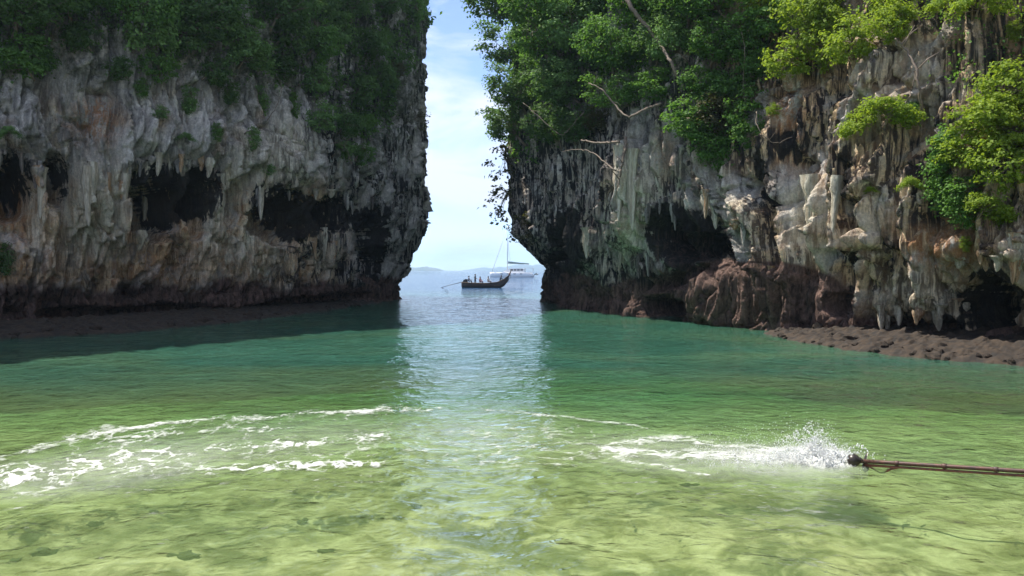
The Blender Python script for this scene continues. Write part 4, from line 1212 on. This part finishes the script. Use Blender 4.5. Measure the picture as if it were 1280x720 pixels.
def cover_right(PX, PY, X, Y):
    j = 4 * fbm(X * 1.3, Y * 1.1, 3, 23)
    py = PY + j
    wx = X + 0.2 * fbm(X * 1.8, Y * 1.5, 3, 26); wy = Y + 0.2 * fbm(X * 1.8 + 9, Y * 1.5, 3, 27)
    streak = 1 - np.abs(fbm(wx * 1.6, wy * 4.2, 4, 30, 0.6)) * 2.6
    thin = line_d(PX, py, [(600, 512), (660, 518), (720, 524), (780, 531), (812, 538)], [2, 4, 4, 5, 2]) * 0.75
    top = line_d(PX, py, [(745, 562), (790, 552), (850, 550), (930, 560), (1000, 566), (1068, 574)], [6, 6, 7, 10, 14, 6])
    mid = line_d(PX, py, [(748, 566), (850, 568), (940, 573), (1010, 578), (1064, 578)], [12, 14, 12, 17, 8])
    low = line_d(PX, py, [(752, 568), (800, 580), (850, 588), (890, 596)], [5, 6, 6, 3])
    r = thin * (0.5 + 0.5 * np.maximum(streak, 0))
    r = np.maximum(r, top * (0.25 + 0.65 * np.maximum(streak, 0)) + 0.1 * (top > 0))
    r = np.maximum(r, mid * (0.46 + 0.70 * np.maximum(streak, 0)))
    r = np.maximum(r, low * (0.35 + 0.55 * np.maximum(streak, 0)))
    dense = ell(PX, PY, (1022, 572, 48, 15, 4), 0.5)
    r = np.maximum(r, dense * (0.80 + 0.25 * streak))
    sprinkle = ell(PX, PY, (640, 560, 150, 40, 0), 0.6) * np.maximum(1 - np.abs(fbm(wx * 1.4, wy * 2.4, 3, 33)) * 4.2, 0) * 0.62
    return np.maximum(r, sprinkle)
foam_sheet('churned_foam', 'churned white foam trail behind the spinning propeller', 500, 1085, 500, 612, 640, 190, cover_right, lambda PX, PY, X, Y: 0.75 * ell(PX, PY, (990, 576, 85, 17, 4), 0.7) + 0.42 * ell(PX, PY, (860, 572, 120, 22, 5), 0.6) + 0.25 * ell(PX, PY, (600, 545, 90, 34, 0), 0.8))

# splash thrown up by the propeller
SPRAY, t, n, l, b, out = new_mat('spray_droplets')
b.inputs['Base Color'].default_value = (0.88, 0.89, 0.89, 1)
b.inputs['Roughness'].default_value = 0.25
trn = n.new('ShaderNodeBsdfTranslucent'); trn.inputs[0].default_value = (0.88, 0.89, 0.89, 1)
ms = n.new('ShaderNodeMixShader'); ms.inputs[0].default_value = 0.55
l.new(b.outputs[0], ms.inputs[1]); l.new(trn.outputs[0], ms.inputs[2]); l.new(ms.outputs[0], out.inputs[0])
def spray():
    g = np.random.default_rng(3)
    P = []; S = []
    src = on_water(1050, 580)
    # arcs of thrown water
    for k in range(300):
        px0 = 1058 - abs(g.normal()) * 66
        o_ = np.array(on_water(px0, 577 + g.normal() * 4))
        o_[2] = 0.0
        ang = g.normal(loc=0.35, scale=0.45)
        v = g.uniform(0.9, 3.7) * np.exp(-abs(px0 - 1030) / 75)
        vx, vz = -v * math.sin(ang), v * math.cos(ang)
        vy = g.normal() * 0.35
        T = 2 * vz / 9.8
        m_ = int(14 + 46 * T)
        tt = np.sort(g.uniform(0, T * 0.95, m_))
        s0 = g.uniform(0.004, 0.012) if g.random() < 0.8 else g.uniform(0.012, 0.019)
        for q in tt:
            P.append(o_ + np.array([vx * q, vy * q, vz * q - 4.9 * q * q]) + g.normal(size=3) * 0.02)
            S.append(s0 * g.uniform(0.35, 1.2) * (1 - 0.45 * q / T))
    # free droplets, thinning with height
    for k in range(1500):
        px0 = g.uniform(870, 1068)
        o_ = np.array(on_water(px0, 572 + g.normal() * 6)); o_[2] = 0
        env = np.interp(px0, [870, 940, 1000, 1035, 1068], [0.25, 0.45, 0.75, 0.62, 0.1])
        P.append(o_ + np.array([0, g.normal() * 0.2, env * g.beta(0.8, 1.7)])); S.append(g.uniform(0.0025, 0.008))
    for k in range(420):
        px0 = g.uniform(760, 1000)
        o_ = np.array(on_water(px0, 556 + g.normal() * 6)); o_[2] = 0
        P.append(o_ + np.array([0, g.normal() * 0.3, abs(g.normal()) * 0.16])); S.append(g.uniform(0.002, 0.005))
    P = np.array(P); S = np.array(S)
    ov = np.array([(1, 0, 0), (-1, 0, 0), (0, 1, 0), (0, -1, 0), (0, 0, 1.3), (0, 0, -1.3)], float)
    of = np.array([(0, 2, 4), (2, 1, 4), (1, 3, 4), (3, 0, 4), (2, 0, 5), (1, 2, 5), (3, 1, 5), (0, 3, 5)])
    co = (P[:, None, :] + ov[None] * S[:, None, None]).reshape(-1, 3)
    tr_ = (np.arange(len(P))[:, None, None] * 6 + of[None]).reshape(-1, 3)
    me = mesh_np('water_spray', co, None, True, tr_)
    tag(link('water_spray', me, None, SPRAY), 'fine white spray thrown up where the propeller churns the water', 'spray', kind='stuff')
    # the heap of broken water under the spray
    PX, PY = np.meshgrid(np.linspace(860, 1072, 260), np.linspace(592, 556, 64))
    Y = CAM_H * FPX / (PY - HORIZON); X = (PX - 640) / FPX * Y
    hgt = np.maximum(ell(PX, PY, (1026, 577, 42, 10, 4), 0.55), 0.55 * ell(PX, PY, (960, 570, 85, 8, 4), 0.6))
    jag = np.clip(0.35 + 0.9 * fbm(X * 5, Y * 4, 4, 15, 0.65), 0, 1.4)
    Z = -0.03 + hgt * 0.22 * jag
    me = mesh_np('broken_water', np.stack([X, Y, Z], -1).reshape(-1, 3), grid_quads(64, 260))
    attr(me, 'cover', np.clip(hgt * 1.1, 0, 1)); attr(me, 'milk', hgt * 0.5)
    tag(link('broken_water', me, None, FOAM), 'white mound of broken water beside the propeller shaft', 'foam', kind='stuff')
spray()

# ------------------------------------------------------------------ long propeller shaft reaching in from the right
RUST = simple('rusty_steel', (0.10, 0.042, 0.028), 0.55, (0.045, 0.028, 0.025), 18.0, metal=0.25, bump=0.004)
RUST2 = simple('red_lead_paint', (0.26, 0.075, 0.045), 0.5, (0.10, 0.04, 0.03), 22.0, metal=0.1, bump=0.003)
DARKMETAL = simple('wet_dark_metal', (0.055, 0.042, 0.035), 0.35, (0.025, 0.02, 0.018), 25.0, metal=0.3)
def lathe(mb, prof, a, d, sides=16):
    d = Vector(d).normalized(); u = d.orthogonal().normalized(); v = d.cross(u)
    V = []; F = []
    for (t_, r_) in prof:
        for k in range(sides):
            th = 2 * PI * k / sides
            V.append(Vector(a) + d * t_ + (u * math.cos(th) + v * math.sin(th)) * r_)
    for i in range(len(prof) - 1):
        for k in range(sides):
            F.append((i * sides + k, i * sides + (k + 1) % sides, (i + 1) * sides + (k + 1) % sides, (i + 1) * sides + k))
    F += [tuple(range(sides))[::-1], tuple(range(len(V) - sides, len(V)))]
    mb.add(V, F)
A_ = world(1072, 576, 11.15); B_ = world(1280, 589, 9.75)
D_ = (B_ - A_); LEN = D_.length * 2.6; D_.normalize()
root = link('propeller_shaft', None); root.location = A_
tag(root, 'long rusty propeller shaft of a longtail boat reaching in over the water', 'propeller shaft')
U_ = D_.cross(Vector((0, 0, 1))).normalized(); N_ = U_.cross(D_).normalized()
mb = MB(); mb.tube([D_ * (0.05 + LEN * k / 12) for k in range(13)], [0.030] * 13, 12); mb.build('shaft_tube', RUST, root, True)
mb = MB(); mb.tube([D_ * (0.10 + LEN * k / 12) - N_ * (0.056 + 0.012 * k / 12) for k in range(13)], [0.018] * 13, 10); mb.build('brace_rod', RUST2, root, True)
for k in range(5):
    mb = MB(); c = D_ * (0.55 + 0.62 * k)
    lathe(mb, [(-0.03, 0.034), (-0.02, 0.038), (0.02, 0.038), (0.03, 0.034)], c, D_, 12)
    mb.tube([c, c - N_ * 0.062], 0.012, 8)
    mb.build('clamp', RUST, root, True)
hub = link('propeller_hub', None, root)
mb = MB(); lathe(mb, [(-0.115, 0.012), (-0.108, 0.048), (-0.085, 0.082), (-0.045, 0.10), (0.0, 0.096), (0.035, 0.075), (0.06, 0.045), (0.09, 0.034)], -D_ * 0.03 + N_ * 0.005, D_, 18)
mb.build('guard_cap', DARKMETAL, hub, True)
for k in range(3):
    th = 2 * PI * k / 3 + 2.5
    r = U_ * math.cos(th) + N_ * math.sin(th); s_ = D_.cross(r)
    mb = MB(); pts = []
    for (a, c_, tw) in [(0.03, 0.030, 0.9), (0.08, 0.050, 0.75), (0.13, 0.052, 0.6), (0.165, 0.022, 0.5)]:
        e = (s_ * math.cos(tw) + D_ * math.sin(tw)) * c_
        pts.append([r * a + e, r * a - e])
    V = []; F = []
    for (p, q) in pts:
        V += [p + D_ * 0.104, q + D_ * 0.104, q + D_ * 0.096, p + D_ * 0.096]
    for i in range(3):
        for j in range(4):
            F.append((i * 4 + j, i * 4 + (j + 1) % 4, i * 4 + 4 + (j + 1) % 4, i * 4 + 4 + j))
    F += [(3, 2, 1, 0), (12, 13, 14, 15)]
    mb.add(V, F); mb.build('propeller_blade', DARKMETAL, hub)
mb = MB()                                                   # bent skeg strap under the shaft
mb.tube([D_ * 0.10 - N_ * 0.03, D_ * 0.20 - N_ * 0.10, D_ * 0.30 - N_ * 0.155, D_ * 0.36 - N_ * 0.15], [0.016, 0.014, 0.012, 0.012], 8)
mb.tube([D_ * 0.36 - N_ * 0.15, D_ * 0.46 - N_ * 0.09, D_ * 0.62 - N_ * 0.05], [0.012, 0.016, 0.012], 8)
mb.build('skeg', RUST2, root, True)

# ------------------------------------------------------------------ submerged weed-grown stones
WEED = simple('weedy_stone', (0.11, 0.105, 0.030), 0.95, (0.035, 0.038, 0.012), 7.0, bump=0.03)
def stone_mesh(seed):
    nr_, nc = 9, 16
    t = np.linspace(0, PI, nr_)[:, None]; a = np.linspace(0, 2 * PI, nc, endpoint=False)[None]
    x = np.sin(t) * np.cos(a); y = np.sin(t) * np.sin(a); z = np.broadcast_to(np.cos(t), x.shape)
    k = 1 + 1.1 * fbm(x * 1.5 + seed * 7, y * 1.5 + z * 0.8, 4, seed, 0.6)
    co = np.stack([x * k, y * k, z * 0.32 * k], -1).reshape(-1, 3)
    q = [(i * nc + j, (i + 1) * nc + j, (i + 1) * nc + (j + 1) % nc, i * nc + (j + 1) % nc) for i in range(nr_ - 1) for j in range(nc)]
    return mesh_np('submerged_stone', co, np.array(q))
SM = [stone_mesh(k) for k in range(4)]
for me in SM: me.materials.append(WEED)
stones = [(58, 690, 40, 'in the lower left corner'), (14, 702, 26, 'touching the left end of the bottom edge'), (120, 655, 24, 'just above the corner stone, lower left'), (270, 668, 24, 'a third of the way along the lower edge'),
          (378, 652, 24, 'below the lacy foam, left of the bright strip'), (225, 695, 44, 'the broad one near the bottom edge, lower left'), (328, 700, 24, 'near the bottom edge, just left of the bright strip'), (190, 640, 20, 'just under the left foam lace'),
          (860, 608, 34, 'below the churned foam trail'), (520, 632, 18, 'at the left border of the bright strip'), (405, 690, 26, 'in the bright strip by the bottom edge')]
for i, (px, py, r, wh) in enumerate(stones):
    p = on_water(px, py)
    # the view ray runs on below the surface to the sea bed
    ray = (p - Vector((0, 0, CAM_H))).normalized()
    q = p.copy()
    for _ in range(200):
        if q.z < float(bed_z(np.array([q.x]), np.array([q.y]))[0]): break
        q += ray * 0.03
    o = link('submerged_stone', SM[i % 4]); o.location = q
    s_ = r / FPX * q.y * 0.40
    o.scale = (s_, s_ * 0.8, s_ * 0.5); o.rotation_euler = (0, 0, i * 1.3)
    tag(o, 'dark weedy stone under water, ' + wh, 'stone', 'weedy stones under the water')

# ------------------------------------------------------------------ people
def person(label, loc, rz, pose, shirt, trousers, skin=(0.32, 0.17, 0.10)):
    J = {'pelvis': (0, 0, 0.92), 'waist': (0, 0.01, 1.06), 'chest': (0, 0.0, 1.28), 'neck': (0, 0, 1.46), 'head': (0, -0.02, 1.60), 'crown': (0, 0, 1.70)}
    if pose == 'sit':
        for k in J: J[k] = (J[k][0], J[k][1] - 0.05 * (J[k][2] - 0.92), J[k][2] - 0.45)
        legs = lambda s: [(0.10 * s, -0.05, 0.45), (0.13 * s, -0.46, 0.50), (0.13 * s, -0.50, 0.08), (0.14 * s, -0.64, 0.03)]
        arms = lambda s: [(0.19 * s, -0.03, 0.93), (0.25 * s, -0.12, 0.70), (0.15 * s, -0.36, 0.62), (0.13 * s, -0.44, 0.60)]
    elif pose == 'crouch':
        for k in J: J[k] = (J[k][0], J[k][1] - 0.35 * (J[k][2] - 0.92), J[k][2] - 0.50)
        legs = lambda s: [(0.10 * s, -0.02, 0.40), (0.15 * s, -0.40, 0.52), (0.14 * s, -0.14, 0.08), (0.15 * s, -0.30, 0.03)]
        arms = lambda s: [(0.19 * s, -0.18, 0.88), (0.24 * s, -0.34, 0.66), (0.14 * s, -0.56, 0.60), (0.10 * s, -0.64, 0.60)]
    else:
        legs = lambda s: [(0.10 * s, 0, 0.88), (0.12 * s, -0.02 - 0.06 * s, 0.48), (0.13 * s, 0.03 - 0.06 * s, 0.08), (0.14 * s, -0.12 - 0.06 * s, 0.03)]
        arms = lambda s: [(0.20 * s, 0, 1.38), (0.27 * s, 0.03, 1.12), (0.20 * s, -0.20, 1.02), (0.16 * s, -0.30, 1.03)]
    V = [J[k] for k in ('pelvis', 'waist', 'chest', 'neck', 'head', 'crown')]
    Rr = [0.15, 0.135, 0.155, 0.06, 0.095, 0.075]
    Ed = [(0, 1), (1, 2), (2, 3), (3, 4), (4, 5)]
    for s in (-1, 1):
        b0 = len(V); V += legs(s); Rr += [0.095, 0.065, 0.042, 0.035]; Ed += [(0, b0), (b0, b0 + 1), (b0 + 1, b0 + 2), (b0 + 2, b0 + 3)]
        b0 = len(V); V += arms(s); Rr += [0.062, 0.045, 0.034, 0.030]; Ed += [(2, b0), (b0, b0 + 1), (b0 + 1, b0 + 2), (b0 + 2, b0 + 3)]
    me = bpy.data.meshes.new('body'); me.from_pydata(V, Ed, []); me.update()
    o = bpy.data.objects.new('person', me); COL.objects.link(o)
    sk = o.modifiers.new('skin', 'SKIN')
    lay = me.skin_vertices[0].data if me.skin_vertices else None
    if lay is None:
        bpy.context.view_layer.objects.active = o
        bpy.ops.mesh.customdata_skin_add()
        lay = me.skin_vertices[0].data
    for i, r in enumerate(Rr): lay[i].radius = (r * 1.18, r * 1.18 * (0.78 if i < 3 else 1.0))
    lay[0].use_root = True
    sub = o.modifiers.new('sub', 'SUBSURF'); sub.levels = sub.render_levels = 1
    bpy.context.view_layer.update()
    ev = bpy.data.meshes.new_from_object(o.evaluated_get(bpy.context.evaluated_depsgraph_get()))
    o.modifiers.clear(); o.data = ev; ev.name = 'person'
    ev.materials.clear()
    for nm, c in (('skin', skin), ('shirt', shirt), ('trousers', trousers)):
        ev.materials.append(simple(nm, c, 0.7))
    neck_z = J['neck'][2]; hip = J['pelvis'][2]
    for p in ev.polygons:
        c = p.center
        p.use_smooth = True
        if c.z > neck_z - 0.01: p.material_index = 0
        elif abs(c.x) > 0.17 and c.z < J['chest'][2] - 0.18 and pose != 'none' and c.y < -0.06 and c.z > hip - 0.35 and c.z > 0.55: p.material_index = 0
        elif c.z > hip + 0.02: p.material_index = 1
        else: p.material_index = 2 if c.z > 0.12 else 0
    hd = Vector(J['head'])
    mb = MB(); lathe(mb, [(-0.06, 0.10), (0.0, 0.112), (0.06, 0.10), (0.105, 0.06), (0.12, 0.01)], hd + Vector((0, 0.02, 0.03)), (0, 0.15, 1), 10)
    mb.build('hair', simple('hair', (0.02, 0.016, 0.014), 0.5), o, True)
    mb = MB(); mb.add([hd + Vector(v) for v in [(-0.014, -0.085, -0.02), (0.014, -0.085, -0.02), (0, -0.118, -0.018), (0, -0.086, 0.03)]], [(0, 2, 1), (0, 3, 2), (1, 2, 3), (0, 1, 3)])
    mb.build('nose', ev.materials[0], o)
    o.scale = (1.12, 1.12, 1.12)
    o.location = loc; o.rotation_euler = (0, 0, rz)
    tag(o, label, 'person', 'people in the longtail boat')
    return o

# ------------------------------------------------------------------ longtail boat in the gap
HULL = simple('tarred_hull_wood', (0.060, 0.038, 0.030), 0.5, (0.025, 0.018, 0.016), 4.0, stretch=(0.4, 3, 3))
DECK = simple('weathered_boat_wood', (0.26, 0.17, 0.10), 0.7, (0.14, 0.09, 0.055), 5.0, stretch=(0.5, 3, 3))
REDC = simple('ribbon_cloth', (0.45, 0.08, 0.09), 0.8, (0.35, 0.25, 0.08), 14.0)
def loft(name, xs, half, keel, sheer, thick, mat, parent, nsec=9):
    """boat hull along +X with inner skin"""
    rows = []
    for inner in (0, 1):
        for x, w_, k_, s_ in zip(xs, half, keel, sheer):
            w2 = max(w_ - thick * inner, 0.015); k2 = k_ + thick * inner
            for j in range(nsec):
                a = -PI / 2 + PI * j / (nsec - 1)
                yy = w2 * math.copysign(abs(math.sin(a)) ** 0.75, math.sin(a))
                z = k2 + (s_ - k2) * (1 - abs(math.cos(a)) ** 0.8)
                rows.append((x, yy, z))
    n_ = len(xs)
    F = []
    for i in range(n_ - 1):
        for j in range(nsec - 1):
            F.append((i * nsec + j, i * nsec + j + 1, (i + 1) * nsec + j + 1, (i + 1) * nsec + j))
            o2 = n_ * nsec
            F.append((o2 + i * nsec + j, o2 + (i + 1) * nsec + j, o2 + (i + 1) * nsec + j + 1, o2 + i * nsec + j + 1))
        for j in (0, nsec - 1):
            o2 = n_ * nsec
            f = (i * nsec + j, (i + 1) * nsec + j, o2 + (i + 1) * nsec + j, o2 + i * nsec + j)
            F.append(f if j == 0 else f[::-1])
    F.append(tuple(range(nsec))[::-1]); F.append(tuple(range((n_ - 1) * nsec, n_ * nsec)))
    mb = MB(); mb.add(rows, F)
    return mb.build(name, mat, parent, True)
BY = 127.0
bc = world(606, 338, BY)
boat = link('longtail_boat', None)
boat.location = (bc.x, BY, 0.0); boat.rotation_euler = (0, 0, R(-14))
tag(boat, 'dark wooden longtail boat with upswept prow carrying people in the gap', 'boat')
xs = np.linspace(-4.1, 4.3, 22)
half = np.interp(xs, [-4.1, -3, -1, 1, 2.6, 3.6, 4.3], [0.55, 0.70, 0.80, 0.76, 0.5, 0.20, 0.04])
keel = np.interp(xs, [-4.1, -3, 0, 2.4, 3.4, 4.3], [-0.05, -0.2, -0.3, -0.22, 0.20, 1.25])
sheer = np.interp(xs, [-4.1, -2, 0.5, 2.4, 3.4, 4.3], [0.92, 0.80, 0.78, 0.98, 1.42, 2.15])
loft('hull', xs, half, keel, sheer, 0.05, HULL, boat)
for s in (-1, 1):
    mb = MB(); mb.tube([(x, s * h_, z + 0.02) for x, h_, z in zip(xs, half, sheer)], 0.04, 6); mb.build('gunwale', DECK, boat, True)
mb = MB(); mb.tube([(4.0, 0, 1.55), (4.35, 0, 2.15), (4.62, 0, 2.75), (4.72, 0, 3.05)], [0.13, 0.12, 0.10, 0.06], 6)
prow = mb.build('prow_post', HULL, boat, True)
for k, z in enumerate((2.35, 2.5)):
    mb = MB(); lathe(mb, [(-0.06, 0.135), (0, 0.155), (0.06, 0.135)], (4.42 + 0.07 * k, 0, z), (0.4, 0, 1), 10); mb.build('ribbon', REDC, prow)
mb = MB(); mb.add([(4.52, -0.03, 2.3), (4.60, -0.03, 2.3), (4.56, -0.05, 1.55), (4.50, -0.05, 1.6), (4.52, 0.0, 2.3), (4.60, 0.0, 2.3), (4.56, -0.02, 1.55), (4.50, -0.02, 1.6)],
                  [(0, 1, 2, 3), (4, 7, 6, 5), (0, 4, 5, 1), (1, 5, 6, 2), (2, 6, 7, 3), (3, 7, 4, 0)]); mb.build('ribbon', REDC, prow)
for x in (-2.2, -0.8, 0.6, 1.9):
    mb = MB(); mb.box((x, 0, 0.80), (0.34, 1.46 if x < 1.5 else 1.2, 0.05)); mb.build('thwart', DECK, boat)
mb = MB(); mb.box((-0.4, 0, 0.40), (6.4, 1.2, 0.05)); mb.build('floor_boards', DECK, boat)
eng = link('engine', None, boat); eng.location = (-3.5, 0, 1.05)
ENG = simple('engine_paint', (0.05, 0.05, 0.055), 0.45)
mb = MB(); mb.box((0, 0, 0.1), (0.75, 0.42, 0.42)); mb.box((0.1, 0, 0.36), (0.45, 0.30, 0.14)); mb.build('engine_block', ENG, eng)
mb = MB(); mb.tube([(0.3, 0.1, -0.9), (0.15, 0, -0.1)], 0.06, 8); mb.build('mount', ENG, eng)
mb = MB(); mb.tube([(0.3, 0, 0.2), (0.9, 0, 0.35), (1.5, 0, 0.25)], 0.025, 6); mb.build('tiller', ENG, eng)
mb = MB(); mb.tube([(-0.35, 0, 0.0), (-3.2, 0, -0.72), (-4.6, 0, -1.08)], [0.05, 0.045, 0.035], 8); mb.build('tail_shaft', ENG, eng, True)
def in_boat(x, y, z): 
    return boat.matrix_world @ Vector((x, y, z)) if False else (Matrix.Translation(boat.location) @ Matrix.Rotation(R(-14), 4, 'Z') @ Vector((x, y, z)))
person('seated person at the stern of the longtail boat in a pale shirt', in_boat(-2.95, 0.05, 0.62), R(80), 'sit', (0.30, 0.30, 0.36), (0.05, 0.05, 0.08))
person('person in dark clothes standing behind the stern passenger in the longtail boat', in_boat(-1.75, 0.0, 0.42), R(75), 'stand', (0.04, 0.04, 0.05), (0.03, 0.03, 0.04))
person('seated person in a pink top amidships in the longtail boat', in_boat(-0.8, -0.25, 0.50), R(60), 'sit', (0.45, 0.22, 0.22), (0.10, 0.10, 0.13))
person('seated person in a white top near the middle of the longtail boat', in_boat(0.55, 0.15, 0.55), R(60), 'sit', (0.62, 0.60, 0.58), (0.20, 0.10, 0.10))
person('person crouching in the bow of the longtail boat', in_boat(2.7, 0.0, 0.80), R(80), 'crouch', (0.06, 0.07, 0.10), (0.05, 0.05, 0.06))

# ------------------------------------------------------------------ sailing catamaran farther out
CY = 330.0
cat = link('catamaran', None)
cc = world(641, 338, CY)
cat.location = (cc.x, CY, 0); cat.rotation_euler = (0, 0, R(176))
tag(cat, 'white sailing catamaran moored beyond the longtail boat', 'sailing boat')
GEL = simple('white_gelcoat', (0.80, 0.80, 0.80), 0.3, (0.74, 0.74, 0.75), 2.0)
TINT = simple('tinted_glass', (0.03, 0.035, 0.045), 0.1)
ALU = simple('mast_aluminium', (0.42, 0.42, 0.44), 0.4, metal=0.5)
CANV = simple('sail_cover_canvas', (0.14, 0.22, 0.24), 0.8)
xs = np.linspace(-9.6, 10.0, 24)
for s in (-1, 1):
    half = np.interp(xs, [-9.6, -7, 0, 6, 9, 10], [0.75, 0.95, 1.0, 0.75, 0.3, 0.03])
    keel = np.interp(xs, [-9.6, -8, 0, 8, 10], [0.1, -0.5, -0.7, -0.5, 0.1])
    sheer = np.interp(xs, [-9.6, -9.0, -7.5, 0, 10], [0.7, 1.2, 2.0, 2.1, 2.2])
    h_ = loft('hull', xs, half, keel, sheer, 0.12, GEL, cat)
    h_.location = (0, 3.6 * s, 0)
    for k in range(4):
        mb = MB(); mb.box((-4 + 2.9 * k, 0.98 * s * np.interp(-4 + 2.9 * k, [0, 6], [1, .78]), 1.45), (1.1, 0.08, 0.28)); mb.build('port_light', TINT, h_)
mb = MB(); mb.box((-2.2, 0, 1.75), (13.5, 6.4, 0.7)); mb.build('bridge_deck', GEL, cat)
mb = MB()
prof = [(-5.2, 2.1), (-5.2, 3.75), (-4.6, 3.95), (1.0, 3.9), (3.2, 3.0), (4.4, 2.1)]
V = [(x, -2.7, z) for x, z in prof] + [(x, 2.7, z) for x, z in prof]
k = len(prof)
mb.add(V, [tuple(range(k)), tuple(range(2 * k - 1, k - 1, -1))] + [(i, i + k, (i + 1) % k + k, (i + 1) % k) for i in range(k)])
cabin = mb.build('cabin', GEL, cat)
for x in (-4.2, -2.7, -1.2, 0.3):
    for s in (-1, 1):
        mb = MB(); mb.box((x, 2.71 * s, 3.2), (1.2, 0.05, 0.62)); mb.build('window', TINT, cabin)
mb = MB(); mb.box((-7.3, 0, 4.05), (4.2, 5.2, 0.16)); bim = mb.build('bimini', GEL, cat)
for x in (-9.2, -5.6):
    for s in (-1, 1):
        mb = MB(); mb.tube([(x, 2.4 * s, 2.0), (x, 2.4 * s, 4.0)], 0.06, 6); mb.build('bimini_post', ALU, bim)
mb = MB(); mb.tube([(2.4, 0, 3.2), (2.35, 0, 12), (2.1, 0, 24.0)], [0.16, 0.15, 0.10], 8); mast = mb.build('mast', ALU, cat, True)
for z in (10.5, 17.0):
    mb = MB(); mb.tube([(2.3, -1.1, z), (2.3, 1.1, z)], 0.05, 6); mb.build('spreader', ALU, mast)
mb = MB(); mb.tube([(2.2, 0, 6.1), (-7.4, 0, 5.7)], 0.13, 8); boom = mb.build('boom', ALU, cat, True)
mb = MB(); mb.tube([(2.1, 0, 6.7), (0.5, 0, 6.6), (-3, 0, 6.2), (-7.3, 0, 5.95)], [0.42, 0.46, 0.38, 0.22], 10); mb.build('sail_cover', CANV, boom, True)
mb = MB(); mb.tube([(2.12, 0, 23.6), (5.8, 0, 12.6), (9.4, 0, 2.3)], [0.06, 0.13, 0.10], 8); mb.build('furled_jib', GEL, cat, True)
for s in (-1, 1):
    mb = MB(); mb.tube([(2.1, 0, 23.2), (2.3, 1.1 * s, 17.0), (0.8, 3.9 * s, 2.2)], 0.035, 6); mb.build('shroud', ALU, cat)
mb = MB(); mb.tube([(9.4, -3.6, 2.0), (9.4, 3.6, 2.0)], 0.12, 8); mb.build('crossbeam', ALU, cat)
for s in (-1, 1):
    mb = MB(); mb.tube([(x, 4.3 * s * np.interp(x, [4, 9], [1, 0.9]), 2.85) for x in np.linspace(-8, 9, 8)], 0.025, 5)
    for x in np.linspace(-8, 9, 8): mb.tube([(x, 4.3 * s * np.interp(x, [4, 9], [1, 0.9]), 2.0), (x, 4.3 * s * np.interp(x, [4, 9], [1, 0.9]), 2.85)], 0.025, 5)
    mb.build('guard_rail', ALU, cat)
ding = link('dinghy', None)
ding.location = Matrix.Translation(cat.location) @ Matrix.Rotation(R(176), 4, 'Z') @ Vector((-10.6, 0, 1.2))
ding.rotation_euler = (0, 0, R(86))
tag(ding, 'grey inflatable dinghy hanging at the stern of the catamaran', 'dinghy')
mb = MB(); mb.tube([(-1.6, -0.7, 0), (0.8, -0.7, 0.05), (1.5, -0.4, 0.15), (1.75, 0, 0.2), (1.5, 0.4, 0.15), (0.8, 0.7, 0.05), (-1.6, 0.7, 0)], 0.24, 10); mb.build('tube', simple('grey_rubber', (0.16, 0.16, 0.17), 0.6), ding, True)
mb = MB(); mb.box((-0.1, 0, -0.1), (3.0, 1.1, 0.08)); mb.build('floor', simple('dinghy_floor', (0.3, 0.3, 0.3), 0.7), ding)
mb = MB(); mb.box((-1.75, 0, 0.35), (0.35, 0.3, 0.5)); mb.build('outboard', ENG, ding)
